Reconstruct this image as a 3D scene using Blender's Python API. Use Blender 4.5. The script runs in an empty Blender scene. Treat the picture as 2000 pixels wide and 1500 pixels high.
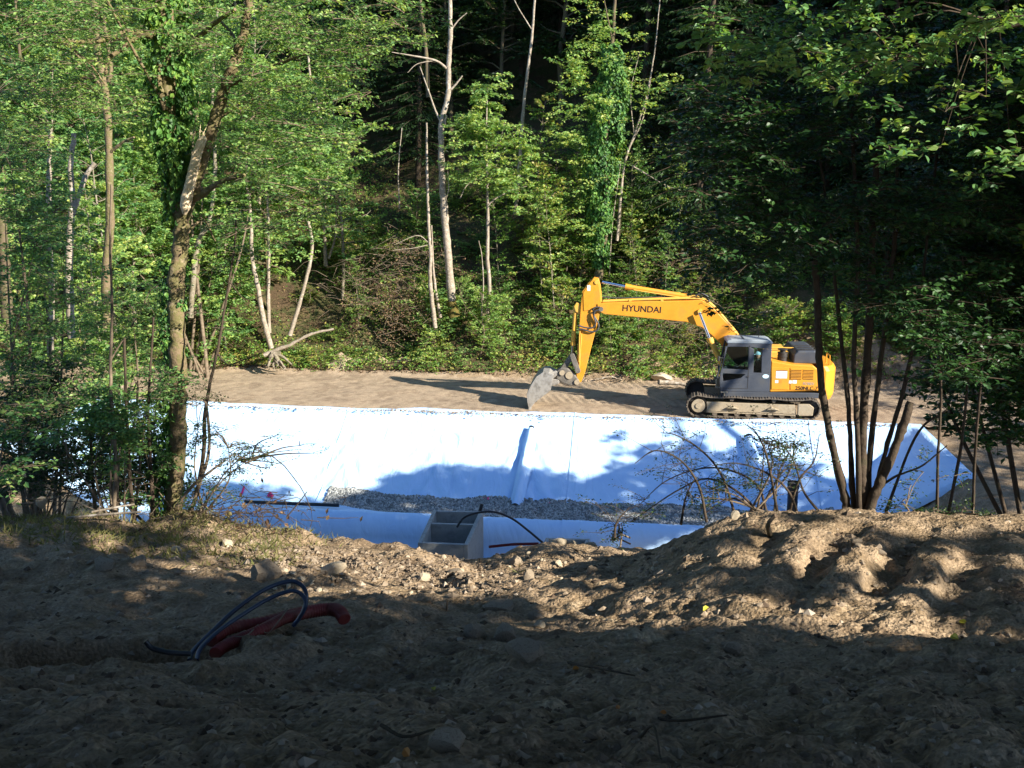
import bpy, bmesh, math, random
import numpy as np
from mathutils import Vector, Matrix

# ------------------------------------------------------------------ camera, sky, sun, exposure

SC = bpy.context.scene
C = SC.collection
PITCH = math.radians(12.08)
CAMZ = 9.1
cam_d = bpy.data.cameras.new("camera"); cam = bpy.data.objects.new("camera", cam_d); C.objects.link(cam)
cam.location = (0, 0, CAMZ); cam.rotation_euler = (math.pi/2 - PITCH, 0, 0)
cam_d.lens = 36; cam_d.sensor_width = 36; cam_d.clip_end = 600; cam_d.clip_start = 0.05
SC.camera = cam
SUN = np.array([.83, -.56, .49]); SUN /= np.linalg.norm(SUN)
EL = math.asin(SUN[2]); AZ = math.atan2(SUN[0], SUN[1])
w = bpy.data.worlds.new("World"); SC.world = w; w.use_nodes = True
wn = w.node_tree; bg = wn.nodes["Background"]
sky = wn.nodes.new("ShaderNodeTexSky"); sky.sky_type = 'NISHITA'; sky.sun_disc = False
sky.sun_elevation = EL; sky.sun_rotation = AZ; sky.ozone_density = 6.0; sky.dust_density = 0.3; sky.air_density = 1.0
wn.links.new(sky.outputs[0], bg.inputs[0]); bg.inputs[1].default_value = 0.112
sd = bpy.data.lights.new("sun", 'SUN'); sd.energy = 5.0; sd.angle = math.radians(0.5); sd.color = (1, .93, .80)
so = bpy.data.objects.new("sun", sd); C.objects.link(so)
so.rotation_euler = Vector(SUN).to_track_quat('Z', 'Y').to_euler()
so.location = (30, -24, 40)
SC.view_settings.view_transform = 'Standard'; SC.view_settings.look = 'None'
SC.view_settings.exposure = 1.4; SC.view_settings.gamma = 1; SC.view_settings.use_curve_mapping = False
SC.cycles.use_denoising = True
SC.cycles.max_bounces = 6; SC.cycles.diffuse_bounces = 3; SC.cycles.glossy_bounces = 2
SC.cycles.transmission_bounces = 4; SC.cycles.transparent_max_bounces = 6
SC.cycles.sample_clamp_indirect = 4
SC.cycles.use_adaptive_sampling = True

# ------------------------------------------------------------------ view helpers (measure the place from the photograph)
ct, st = math.cos(PITCH), math.sin(PITCH)
def ray(px, py):
    cx = (px-1000)/2000; cy = (750-py)/2000
    return np.array([cx, ct + cy*st, -st + cy*ct])
def at(px, py, Y):
    d = ray(px, py); t = Y/d[1]
    return np.array([d[0]*t, Y, CAMZ + d[2]*t])
def onz(px, py, z):
    d = ray(px, py); t = (z-CAMZ)/d[2]
    return np.array([d[0]*t, d[1]*t, z])
def nrm(v):
    v = np.asarray(v, float); return v/(np.linalg.norm(v)+1e-12)

# ------------------------------------------------------------------ numpy noise
def _h(ix, iy, seed):
    n = (ix.astype(np.int64)*374761393 + iy.astype(np.int64)*668265263 + seed*2147483647) & 0xFFFFFFFF
    n = ((n ^ (n >> 13))*1274126177) & 0xFFFFFFFF
    return ((n ^ (n >> 16)) & 0xFFFFFF)/float(0xFFFFFF)
def vnoise(x, y, seed=0):
    x = np.asarray(x, float); y = np.asarray(y, float)
    ix = np.floor(x); iy = np.floor(y); fx = x-ix; fy = y-iy
    u = fx*fx*fx*(fx*(fx*6-15)+10); v = fy*fy*fy*(fy*(fy*6-15)+10)
    a = _h(ix, iy, seed); b = _h(ix+1, iy, seed); c = _h(ix, iy+1, seed); d = _h(ix+1, iy+1, seed)
    return (a*(1-u)+b*u)*(1-v) + (c*(1-u)+d*u)*v - .5
def fbm(x, y, seed=0, octv=4, gain=.5):
    s = 0; a = 1
    for k in range(octv):
        ang = .7*k + .3
        xr = x*math.cos(ang)-y*math.sin(ang); yr = x*math.sin(ang)+y*math.cos(ang)
        s = s + a*vnoise(xr*2**k+17*k, yr*2**k-9*k, seed+k*13); a *= gain
    return s
def worley(x, y, seed=0):
    x = np.asarray(x, float); y = np.asarray(y, float)
    ix = np.floor(x); iy = np.floor(y); best = np.full(x.shape, 9.0)
    for dx in (-1, 0, 1):
        for dy in (-1, 0, 1):
            cx = ix+dx; cy = iy+dy
            px = cx + _h(cx, cy, seed+5); py = cy + _h(cx, cy, seed+91)
            best = np.minimum(best, (x-px)**2+(y-py)**2)
    return np.sqrt(best)
def sstep(a, b, x):
    t = np.clip((np.asarray(x, float)-a)/(b-a), 0, 1); return t*t*(3-2*t)

# ------------------------------------------------------------------ the lie of the land
E = np.array([.9917, -.1283]); N = np.array([.1283, .9917])     # along / across the basin
def sq(x, y): return E[0]*x+E[1]*y, N[0]*x+N[1]*y
def xy(s, q): return s*E[0]+q*N[0], s*E[1]+q*N[1]
QTOP, QTOE, QBACK, SR, SL, ZF = 36.75, 32.7, 43.0, 9.6, -21.0, -2.3
PY = np.array([-60, -12, 0, 3.0, 4.8, 7.0, 8.5, 10.5, 13.0, 15.5, 17])
PZ = np.array([12, 8.6, 7.6, 7.16, 6.46, 5.67, 5.18, 4.56, 3.85, 3.17, 2.3])
def H_fore(x, y):
    x = np.asarray(x, float); y = np.asarray(y, float)
    z = np.interp(y, PY, PZ)
    z = np.where(y > 17, 2.3-.62*(y-17), z)
    cx = x/np.maximum(y, 1)*1.0
    m = sstep(.07, .25, cx)                                     # mound on the right
    crest = np.exp(-((y-11.3)/2.4)**2)
    z = z + m*(.72*crest + .10*sstep(5, 8, y)*(1-sstep(14, 16, y)))
    z = z - m*sstep(12.5, 17, y)*.5
    z = z + .38*sstep(-.10, -.36, cx)*sstep(9, 15, y)           # left bank
    z = z - .27*np.exp(-((cx+.05)/.055)**2)*sstep(12.8, 14.5, y)
    # pit dug out on the left where the ducts come up
    pr = np.sqrt(((x+3.15)/1.2)**2+((y-6.5)/.62)**2)+.5*vnoise(x*1.8, y*1.8, 71); pit = sstep(1.12, .62, pr)
    z = z - .95*pit
    z = z + .10*np.exp(-((x+2.9)/.9)**2)*np.exp(-((y-5.0)/.45)**2) - .16*np.exp(-((x+1.2)/1.5)**2)*np.exp(-((y-5.6)/.9)**2)
    return z
def H_base(x, y):
    s, q = sq(np.asarray(x, float), np.asarray(y, float))
    back = ZF*(QTOP-q)/(QTOP-QTOE)
    right = ZF*(SR-s)/3.9
    left = ZF*(s-SL)/3.9
    inn = np.maximum(np.maximum(back, right), np.maximum(left, ZF))
    low = np.where(q < 31.0, -3.3, ZF)
    inn = np.maximum(inn, ZF); inn = np.where((q < 31.0) & (inn < ZF+.05), low, inn)
    near = -3.3 + (26.5-q)*.9
    inn = np.maximum(inn, near)
    z = np.minimum(inn, 0.0)
    hill = np.maximum(q-QBACK, 0)
    slope = .72 + .13*np.sin(s*.13+1.2)
    z = z + hill*slope + np.where(hill > 0, 1, 0)*np.minimum(hill, 2)*.5*fbm(s*.25, q*.25, 3)*1.6
    z = z + .22*np.maximum(s-14, 0)*sstep(36, 30, q)
    z = z + .10*np.maximum(-s-27, 0)
    return z
def H(x, y):
    y = np.asarray(y, float)
    return np.maximum(H_fore(x, y), H_base(x, y))*1.0
def ground_z(x, y): return float(H(np.array([x]), np.array([y]))[0])

# ------------------------------------------------------------------ mesh builder
class MB:
    def __init__(s): s.v = []; s.f = {3: [], 4: []}; s.n = 0; s.t = {3: [], 4: []}; s.o = []; s.ot = []
    def add(s, v, f, tint=None):
        v = np.asarray(v, float); f = np.asarray(f, int)
        k = f.shape[1]
        s.v.append(v); s.f[k].append(f+s.n); s.n += len(v)
        if tint is None: tint = np.full(len(f), .5)
        s.t[k].append(np.broadcast_to(np.asarray(tint, float), (len(f),)).copy())
    def build(s, name, mat, parent=None, origin=None, smooth=True, xf=None):
        me = bpy.data.meshes.new(name)
        V = np.concatenate(s.v) if s.v else np.zeros((0, 3))
        if origin is not None: V = V-np.asarray(origin, float)
        loops = []; starts = []; tot = []; tints = []; c = 0
        for k in (3, 4):
            if s.f[k]:
                F = np.concatenate(s.f[k]); loops.append(F.ravel()); starts.append(c+np.arange(len(F))*k)
                tot.append(np.full(len(F), k)); c += F.size; tints.append(np.concatenate(s.t[k]))
        loops = np.concatenate(loops); starts = np.concatenate(starts); tot = np.concatenate(tot); tints = np.concatenate(tints)
        me.vertices.add(len(V)); me.vertices.foreach_set("co", V.ravel())
        me.loops.add(len(loops)); me.loops.foreach_set("vertex_index", loops)
        me.polygons.add(len(starts)); me.polygons.foreach_set("loop_start", starts); me.polygons.foreach_set("loop_total", tot)
        a = me.attributes.new("tint", 'FLOAT', 'FACE'); a.data.foreach_set("value", tints)
        me.polygons.foreach_set("use_smooth", np.full(len(starts), smooth))
        me.update(calc_edges=True)
        if mat is not None: me.materials.append(mat)
        ob = bpy.data.objects.new(name, me); C.objects.link(ob)
        if parent is not None: ob.parent = parent
        elif origin is not None: ob.location = origin
        return ob
    # shapes
    def tube(s, P, R, sides=6, tint=.5, cap=True):
        P = np.asarray(P, float); n = len(P); R = np.broadcast_to(np.asarray(R, float), (n,))
        T = np.gradient(P, axis=0); T /= (np.linalg.norm(T, axis=1, keepdims=True)+1e-9)
        ref = np.array([0, 0, 1.]) if abs(T[:, 2]).mean() < .8 else np.array([1., 0, 0])
        A = np.cross(T, ref); A /= (np.linalg.norm(A, axis=1, keepdims=True)+1e-9); B = np.cross(T, A)
        th = np.arange(sides)*2*math.pi/sides
        V = P[:, None, :] + R[:, None, None]*(np.cos(th)[None, :, None]*A[:, None, :]+np.sin(th)[None, :, None]*B[:, None, :])
        i = np.arange(n-1)[:, None]*sides; j = np.arange(sides)[None, :]; j2 = (j+1) % sides
        F = np.stack([i+j, i+j2, i+sides+j2, i+sides+j], -1).reshape(-1, 4)
        s.add(V.reshape(-1, 3), F, tint)
        if cap:
            for e, ix in ((0, 0), (1, n-1)):
                ring = V[ix]; c = np.vstack([ring, P[ix][None]])
                f = [[k, (k+1) % sides, sides] if e else [(k+1) % sides, k, sides] for k in range(sides)]
                s.add(c, f, tint)
    def box(s, lo, hi, M=None, tint=.5):
        x0, y0, z0 = lo; x1, y1, z1 = hi
        v = np.array([[x0,y0,z0],[x1,y0,z0],[x1,y1,z0],[x0,y1,z0],[x0,y0,z1],[x1,y0,z1],[x1,y1,z1],[x0,y1,z1]], float)
        if M is not None: v = v@np.array(M.to_3x3()).T + np.array(M.translation)
        s.add(v, [[0,3,2,1],[4,5,6,7],[0,1,5,4],[1,2,6,5],[2,3,7,6],[3,0,4,7]], tint)
    def leaves(s, P, A, Nn, L, W, tint, six=False):
        """leaf blades: position, axis, normal, length, width"""
        P = np.asarray(P, float); n = len(P)
        if n == 0: return
        A = A/(np.linalg.norm(A, axis=1, keepdims=True)+1e-9)
        B = np.cross(Nn, A); B /= (np.linalg.norm(B, axis=1, keepdims=True)+1e-9)
        U = np.cross(A, B)
        L = np.broadcast_to(L, (n,))[:, None]; W = np.broadcast_to(W, (n,))[:, None]
        if not six:
            V = np.stack([P, P+A*L*.45+B*W*.5+U*W*.12, P+A*L-U*L*.08, P+A*L*.45-B*W*.5+U*W*.12], 1)
            F = np.arange(n)[:, None]*4+np.array([0, 1, 2, 3])[None]
            s.add(V.reshape(-1, 3), F, tint)
        else:
            V = np.stack([P, P+A*L*.28+B*W*.45+U*W*.14, P+A*L*.66+B*W*.42+U*W*.10, P+A*L-U*L*.12,
                          P+A*L*.66-B*W*.42+U*W*.10, P+A*L*.28-B*W*.45+U*W*.14], 1)
            o = np.arange(n)[:, None]*6
            F = np.stack([o+np.array([0, 1, 2, 3]), o+np.array([0, 3, 4, 5])], 1).reshape(-1, 4)
            s.add(V.reshape(-1, 3), F, np.repeat(np.broadcast_to(tint, (n,)), 2))

def tag(o, label=None, cat=None, group=None, kind=None):
    if label: o['label'] = label
    if cat: o['category'] = cat
    if group: o['group'] = group
    if kind: o['kind'] = kind
    return o
def empty(name, loc=(0, 0, 0), rz=0):
    o = bpy.data.objects.new(name, None); C.objects.link(o); o.location = loc; o.rotation_euler = (0, 0, rz)
    o.empty_display_size = .3
    return o
def copy_tree(o, parent=None):
    c = o.copy(); C.objects.link(c); c.parent = parent
    for ch in list(KIDS.get(o.name, [])):
        k = ch.copy(); C.objects.link(k); k.parent = c
    return c
KIDS = {}

# ------------------------------------------------------------------ materials
def mat(name, base, rough=.8, spec=.3, ramp=None, scale=3., detail=6, bump=0., bscale=30., metallic=0., coord='Object', extra=None, rmap=(0.3, 0.7)):
    m = bpy.data.materials.new(name); m.use_nodes = True; nt = m.node_tree; nd = nt.nodes; lk = nt.links
    p = nd["Principled BSDF"]; p.inputs['Roughness'].default_value = rough; p.inputs['Specular IOR Level'].default_value = spec
    p.inputs['Metallic'].default_value = metallic; p.inputs['Base Color'].default_value = (*base, 1)
    tc = nd.new("ShaderNodeTexCoord"); src = tc.outputs[coord]
    if ramp:
        n = nd.new("ShaderNodeTexNoise"); n.inputs['Scale'].default_value = scale; n.inputs['Detail'].default_value = detail
        n.inputs['Roughness'].default_value = .65
        lk.new(src, n.inputs['Vector']); r = nd.new("ShaderNodeValToRGB"); lk.new(n.outputs[0], r.inputs[0])
        cols = [base]+list(ramp); el = r.color_ramp.elements
        while len(el) < len(cols): el.new(.5)
        for i, c in enumerate(cols):
            el[i].position = rmap[0]+(rmap[1]-rmap[0])*i/(len(cols)-1); el[i].color = (*c, 1)
        lk.new(r.outputs[0], p.inputs['Base Color'])
    if bump:
        n2 = nd.new("ShaderNodeTexNoise"); n2.inputs['Scale'].default_value = bscale; n2.inputs['Detail'].default_value = 5
        lk.new(src, n2.inputs['Vector']); b = nd.new("ShaderNodeBump"); b.inputs['Strength'].default_value = bump; b.inputs['Distance'].default_value = .02
        lk.new(n2.outputs[0], b.inputs['Height']); lk.new(b.outputs[0], p.inputs['Normal'])
    return m

def leafmat(name, cols, trans=.4, rough=.45, spec=.35):
    """per-leaf colour from the 'tint' attribute, jittered by tree"""
    m = bpy.data.materials.new(name); m.use_nodes = True; nt = m.node_tree; nd = nt.nodes; lk = nt.links
    p = nd["Principled BSDF"]; p.inputs['Roughness'].default_value = rough; p.inputs['Specular IOR Level'].default_value = spec
    at_ = nd.new("ShaderNodeAttribute"); at_.attribute_name = "tint"
    oi = nd.new("ShaderNodeObjectInfo"); mu = nd.new("ShaderNodeMath"); mu.operation = 'MULTIPLY_ADD'
    lk.new(oi.outputs['Random'], mu.inputs[0]); mu.inputs[1].default_value = .3; mu.inputs[2].default_value = -.15
    ad = nd.new("ShaderNodeMath"); ad.operation = 'ADD'; lk.new(at_.outputs['Fac'], ad.inputs[0]); lk.new(mu.outputs[0], ad.inputs[1])
    r = nd.new("ShaderNodeValToRGB"); lk.new(ad.outputs[0], r.inputs[0]); el = r.color_ramp.elements
    while len(el) < len(cols): el.new(.5)
    for i, c in enumerate(cols): el[i].position = i/(len(cols)-1); el[i].color = (*c, 1)
    lk.new(r.outputs[0], p.inputs['Base Color'])
    tr = nd.new("ShaderNodeBsdfTranslucent"); hs = nd.new("ShaderNodeMixRGB"); hs.blend_type = 'MULTIPLY'; hs.inputs[0].default_value = 1
    hs.inputs[2].default_value = (1.5, 1.45, .6, 1); lk.new(r.outputs[0], hs.inputs[1]); lk.new(hs.outputs[0], tr.inputs[0])
    mx = nd.new("ShaderNodeMixShader"); mx.inputs[0].default_value = trans
    lk.new(p.outputs[0], mx.inputs[1]); lk.new(tr.outputs[0], mx.inputs[2])
    lk.new(mx.outputs[0], nd["Material Output"].inputs[0])
    return m

M = {}
M['leaf_mid'] = leafmat("leaf_mid", [(0.055,0.135,0.046), (0.118,0.249,0.079), (0.200,0.344,0.097), (0.347,0.439,0.113)])
M['leaf_yellow'] = leafmat("leaf_yellow", [(0.080,0.179,0.059), (0.167,0.303,0.085), (0.271,0.412,0.117), (0.461,0.501,0.149)], trans=.45)
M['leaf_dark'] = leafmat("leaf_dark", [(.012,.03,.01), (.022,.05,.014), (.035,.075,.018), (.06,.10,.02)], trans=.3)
M['leaf_shaded'] = leafmat("leaf_shaded", [(.010,.030,.010), (.018,.055,.016), (.030,.085,.022), (.06,.14,.03)], trans=.25)  # darker leaf copy, shade of the right-hand foliage put into its colour
M['leaf_blue'] = leafmat("leaf_blue", [(0.042,0.107,0.042), (0.084,0.207,0.070), (0.149,0.287,0.083), (0.253,0.340,0.093)], trans=.35)
M['ivy'] = leafmat("ivy_leaf", [(0.028,0.077,0.020), (0.056,0.154,0.035), (0.098,0.224,0.042), (0.182,0.308,0.056)], trans=.25, rough=.5, spec=.3)
M['fern'] = leafmat("undergrowth_leaf", [(0.051,0.137,0.027), (0.121,0.256,0.050), (0.213,0.324,0.058), (0.340,0.290,0.078)], trans=.35)
M['litter'] = leafmat("leaf_litter", [(0.070,0.040,0.020), (0.130,0.075,0.040), (0.210,0.130,0.075), (0.100,0.120,0.030)], trans=.15, rough=.7)
M['straw'] = leafmat("dry_grass", [(0.073,0.096,0.024), (0.147,0.137,0.048), (0.220,0.199,0.083), (0.073,0.117,0.024)], trans=.3, rough=.7)
M['bark'] = mat("bark", (.05,.035,.022), .9, .2, [(.13,.095,.065), (.10,.09,.04), (.18,.14,.10)], 6, 8, .8, 25)
M['bark_moss'] = mat("mossy_bark", (.07,.085,.02), .9, .2, [(.19,.135,.085), (.13,.12,.045), (.30,.23,.16)], 5, 8, 1., 22)
M['bark_pale'] = mat("pale_bark", (.16,.12,.09), .85, .2, [(.36,.30,.24), (.22,.18,.13), (.46,.41,.35)], 4, 9, .6, 25, rmap=(.3, .66))
M['bark_grey'] = mat("grey_bark", (.09,.075,.055), .9, .2, [(.26,.22,.17), (.15,.13,.08), (.36,.32,.27)], 4, 8, .6, 25)
M['bark_twig'] = mat("twig_bark", (.10,.075,.05), .9, .2, [(.22,.17,.12)], 8, 3)
M['bark_dark'] = mat("dark_bark", (.025,.018,.012), .9, .2, [(.07,.05,.035), (.05,.045,.025)], 7, 6, .6, 25)
M['wood_raw'] = mat("splintered_wood", (.68,.48,.28), .7, .2, [(.82,.66,.46), (.62,.42,.22)], 9, 8, .6, 40)
M['moss'] = mat("moss", (.07,.065,.02), .95, .1, [(.13,.10,.03), (.05,.055,.015)], 12, 6, .8, 50)

def soilmat(name, cols, scale, bump, pebble=True, cscale=9.):
    m = bpy.data.materials.new(name); m.use_nodes = True; nt = m.node_tree; nd = nt.nodes; lk = nt.links
    p = nd["Principled BSDF"]; p.inputs['Roughness'].default_value = .92; p.inputs['Specular IOR Level'].default_value = .15
    tc = nd.new("ShaderNodeTexCoord")
    n = nd.new("ShaderNodeTexNoise"); n.inputs['Scale'].default_value = scale; n.inputs['Detail'].default_value = 9; n.inputs['Roughness'].default_value = .62
    lk.new(tc.outputs['Object'], n.inputs['Vector'])
    r = nd.new("ShaderNodeValToRGB"); lk.new(n.outputs[0], r.inputs[0]); el = r.color_ramp.elements
    while len(el) < len(cols): el.new(.5)
    for i, c in enumerate(cols): el[i].position = .32+.36*i/(len(cols)-1); el[i].color = (*c, 1)
    n3 = nd.new("ShaderNodeTexNoise"); n3.inputs['Scale'].default_value = cscale*4; n3.inputs['Detail'].default_value = 6
    lk.new(tc.outputs['Object'], n3.inputs['Vector'])
    mr = nd.new("ShaderNodeMapRange"); mr.inputs[1].default_value = .3; mr.inputs[2].default_value = .7; mr.inputs[3].default_value = .68; mr.inputs[4].default_value = 1.25
    lk.new(n3.outputs[0], mr.inputs[0])
    mx = nd.new("ShaderNodeMixRGB"); mx.blend_type = 'MULTIPLY'; mx.inputs[0].default_value = 1
    lk.new(r.outputs[0], mx.inputs[1]); lk.new(mr.outputs[0], mx.inputs[2]); lk.new(mx.outputs[0], p.inputs['Base Color'])
    v = nd.new("ShaderNodeTexVoronoi"); v.inputs['Scale'].default_value = cscale*3; lk.new(tc.outputs['Object'], v.inputs['Vector'])
    ad = nd.new("ShaderNodeMath"); ad.operation = 'MULTIPLY_ADD'; lk.new(v.outputs[0], ad.inputs[0]); ad.inputs[1].default_value = -.6; lk.new(n3.outputs[0], ad.inputs[2])
    b = nd.new("ShaderNodeBump"); b.inputs['Strength'].default_value = bump; b.inputs['Distance'].default_value = .03
    lk.new(ad.outputs[0], b.inputs['Height']); lk.new(b.outputs[0], p.inputs['Normal'])
    return m
M['soil'] = soilmat("loose_soil", [(0.121,0.083,0.052), (0.230,0.164,0.103), (0.328,0.240,0.155), (0.194,0.136,0.080), (0.413,0.316,0.206)], 1.3, .9)
M['plateau'] = soilmat("compacted_soil", [(0.208,0.154,0.106), (0.299,0.224,0.156), (0.377,0.288,0.200), (0.260,0.192,0.131), (0.429,0.333,0.231)], .8, .6)
M['forest_floor'] = soilmat("forest_floor", [(.045,.035,.02), (.09,.06,.035), (.06,.07,.025), (.13,.09,.05), (.07,.085,.02)], .9, 1.)
M['stone'] = mat("field_stone", (.13,.10,.075), .9, .2, [(.27,.215,.155), (.20,.16,.12)], 6, 6, .5, 30)
M['stone_pale'] = mat("pale_stone", (.32,.26,.18), .85, .2, [(.46,.39,.29)], 7, 5, .3, 30)
M['gravel'] = leafmat("crushed_gravel", [(.13,.135,.135), (.24,.25,.245), (.36,.37,.36), (.48,.48,.46)], trans=0, rough=.8, spec=.3)
M['pebble'] = leafmat("soil_pebbles", [(0.086,0.060,0.041), (0.171,0.128,0.090), (0.274,0.214,0.153), (0.427,0.359,0.288)], trans=0, rough=.9, spec=.2)
M['concrete'] = mat("concrete", (.20,.21,.21), .8, .3, [(.31,.32,.31), (.25,.26,.25)], 3, 8, .25, 60)
M['black_pe'] = mat("black_plastic_pipe", (.012,.013,.017), .4, .5)
M['blue_hose'] = mat("dark_blue_hose", (.018,.03,.06), .38, .5)
M['red_pipe'] = mat("red_duct", (.20,.018,.018), .55, .35, [(.16,.025,.02), (.17,.07,.05)], 4, 6)
M['pink'] = mat("pink_spray_paint", (.95,.05,.22), .7, .2)

# geotextile: white needle-felt, blue of its shade put into the base colour
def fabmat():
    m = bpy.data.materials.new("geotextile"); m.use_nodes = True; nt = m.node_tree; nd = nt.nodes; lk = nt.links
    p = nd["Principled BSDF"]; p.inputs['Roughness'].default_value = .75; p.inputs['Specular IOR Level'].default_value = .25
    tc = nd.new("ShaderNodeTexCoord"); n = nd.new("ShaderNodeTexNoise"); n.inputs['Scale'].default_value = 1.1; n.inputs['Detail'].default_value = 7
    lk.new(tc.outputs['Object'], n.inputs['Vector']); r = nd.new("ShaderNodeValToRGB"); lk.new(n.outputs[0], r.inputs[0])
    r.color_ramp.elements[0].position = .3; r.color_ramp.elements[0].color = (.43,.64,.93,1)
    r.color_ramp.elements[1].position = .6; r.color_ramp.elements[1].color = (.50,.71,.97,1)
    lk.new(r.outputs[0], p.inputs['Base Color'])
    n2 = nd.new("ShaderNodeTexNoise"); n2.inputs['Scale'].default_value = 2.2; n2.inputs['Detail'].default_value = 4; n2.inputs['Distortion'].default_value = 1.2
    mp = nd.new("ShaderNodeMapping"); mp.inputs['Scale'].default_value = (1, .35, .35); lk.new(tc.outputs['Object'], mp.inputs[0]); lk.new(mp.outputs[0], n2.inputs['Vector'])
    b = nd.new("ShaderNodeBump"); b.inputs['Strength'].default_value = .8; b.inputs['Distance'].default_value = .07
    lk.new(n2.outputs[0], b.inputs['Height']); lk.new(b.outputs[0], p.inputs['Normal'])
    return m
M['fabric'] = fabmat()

# ------------------------------------------------------------------ ground sheets
def grid_mesh(name, X, Y, Z, m, kind='structure'):
    b = MB(); r, c = X.shape
    V = np.stack([X, Y, Z], -1).reshape(-1, 3)
    i = np.arange(r-1)[:, None]*c; j = np.arange(c-1)[None, :]
    F = np.stack([i+j, i+j+1, i+c+j+1, i+c+j], -1).reshape(-1, 4)
    b.add(V, F); o = b.build(name, m); o['kind'] = kind
    return o

def soil_detail(x, y, big=1.):
    big = 1-.55*sstep(.07, .2, x/np.maximum(y, 1))*sstep(7.5, 9, y)
    d = .26*fbm(x*.75, y*.75, 11, 4)*big*(.45+.55*sstep(8, 11, y)+.3*sstep(1, 2.5, x)*sstep(8, 6, y)) + .13*big*np.abs(fbm(x*1.7, y*1.7, 61, 4))-.03
    w1 = worley(x*2.6, y*2.6, 21); d = d + .055*(.5-w1)*(1+.8*vnoise(x*.9, y*.9, 4)*2)
    w2 = worley(x*7.5+.3*vnoise(x*9, y*9, 2), y*7.5, 31); d = d + .038*(.45-w2)*(1+1.2*vnoise(x*1.7, y*1.7, 88))
    d = d + .022*fbm(x*16, y*16, 41, 3)
    return d
def ruts(x, y):
    # cleat marks of a tracked machine across the mound
    cx = x/np.maximum(y, 1)
    t = (x*.86 - y*.50); along = (x*.5+y*.86)
    msk = np.exp(-((x-3.6)/1.2)**2)*np.exp(-((y-8.8)/1.5)**2)
    wob = 1.5*vnoise(along*.8, t*.8, 8)+.9*vnoise(along*2.3, t*2.3, 18)
    crumb = msk*(.07*np.abs(fbm(x*5, y*5, 92, 4))+.05*(.45-worley(x*4.3, y*4.3, 93)))
    return crumb+msk*(.5+1.0*vnoise(x*1.1, y*1.1, 28)+.3)*(.115*np.tanh(1.6*np.sin(t*2*math.pi/.62+wob)))
def fore_z(x, y):
    return H_fore(x, y)+soil_detail(x, y)+ruts(x, y)
rows, cols_ = 540, 500
yy = 1.3*np.exp(np.linspace(0, math.log(19.5/1.3), rows)); uu = np.linspace(-.78, .78, cols_)
Y = np.repeat(yy[:, None], cols_, 1); X = Y*uu[None, :]*1.0 + np.sign(uu)[None, :]*.6*abs(uu)[None, :]
jx = X + .004*Y*vnoise(X*40, Y*40, 77)
fg = grid_mesh("foreground_soil", jx, Y, fore_z(jx, Y), M['soil'])
class Lookup:
    """bilinear table of a height function, for quick queries"""
    def __init__(s, f, x0, x1, y0, y1, st_):
        s.x0, s.y0, s.st = x0, y0, st_; gx = np.arange(x0, x1+st_, st_); gy = np.arange(y0, y1+st_, st_)
        X_, Y_ = np.meshgrid(gx, gy); s.Z = f(X_, Y_)
    def __call__(s, x, y):
        u = np.clip((np.asarray(x, float)-s.x0)/s.st, 0, s.Z.shape[1]-1.001); v = np.clip((np.asarray(y, float)-s.y0)/s.st, 0, s.Z.shape[0]-1.001)
        i = u.astype(int); j = v.astype(int); a = u-i; c = v-j; Z = s.Z
        return (Z[j, i]*(1-a)+Z[j, i+1]*a)*(1-c)+(Z[j+1, i]*(1-a)+Z[j+1, i+1]*a)*c
FL = Lookup(fore_z, -14.5, 14.5, 1, 19.5, .04)
def FZ(x, y): return float(FL(x, y))
def march(f, px, py, t0, t1, dt):
    d = ray(px, py); t = np.arange(t0, t1, dt); X_ = d[0]*t; Y_ = d[1]*t; Z_ = CAMZ+d[2]*t; g = f(X_, Y_)
    k = np.nonzero(Z_ < g)[0]; k = k[0] if len(k) else len(t)-1
    return np.array([X_[k], Y_[k], float(g[k])])
def hit_fore(px, py):
    """point of the foreground soil seen at a place of the photograph"""
    return march(FL, px, py, 1.5, 18.5, .03)

xs = np.arange(-80, 80.1, .5); ys = np.arange(-45, 44.1, .5)
X, Y = np.meshgrid(xs, ys); Z = H(X, Y)
s_, q_ = sq(X, Y)
inside = (q_ > 22) & (q_ < QTOP+.2) & (s_ > SL-.3) & (s_ < SR+.5)
Z = Z - np.where(inside, .35*np.clip((SR-s_)/1.2, 0, 1), 0) - np.where((Y < 19.4) & (Y > .8) & (abs(X) < Y*.78+.6), .35, 0)
Z = Z - np.where((q_ > QTOP-.3) & (q_ < QBACK+1.2) & (s_ > -30) & (s_ < 26), .12, 0) + .12*fbm(X*.5, Y*.5, 5)*np.where((Y > 19.4) & (Y < 35) & ~inside, 1, 0)
grid_mesh("ground", X, Y, Z, M['soil'])

# plateau with tread marks
sv = np.arange(-32, 28, .09); qv = np.concatenate([np.arange(QTOP+.04, QBACK+1.4, .085)])
S_, Q_ = np.meshgrid(sv, qv); X, Y = xy(S_, Q_)
def plat_z(S_, Q_):
    X, Y = xy(S_, Q_)
    z = H_base(X, np.where(Q_ > QBACK, Y-(Q_-QBACK), Y))*0
    z = z + .06*fbm(S_*.35, Q_*.8, 7) + .02*fbm(S_*3, Q_*3, 9, 3) + .012*(.4-worley(S_*5, Q_*5, 3))
    lane = .5+.5*np.tanh(4*np.sin(Q_*2.1+.25*np.sin(S_*.2)))
    z = z + .022*lane*np.tanh(2*np.sin((S_+.35*Q_)*2*math.pi/.34))*sstep(-9, -2, S_)
    z = z + .05*np.exp(-((Q_-QTOP-.15)/.12)**2)*np.where(Q_ < QTOP+.6, 1, 0)
    z = z + .35*np.maximum(Q_-QBACK-.1, 0)*(1+fbm(S_*1.2, Q_*1.2, 9)) - .0*Q_
    return z
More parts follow.
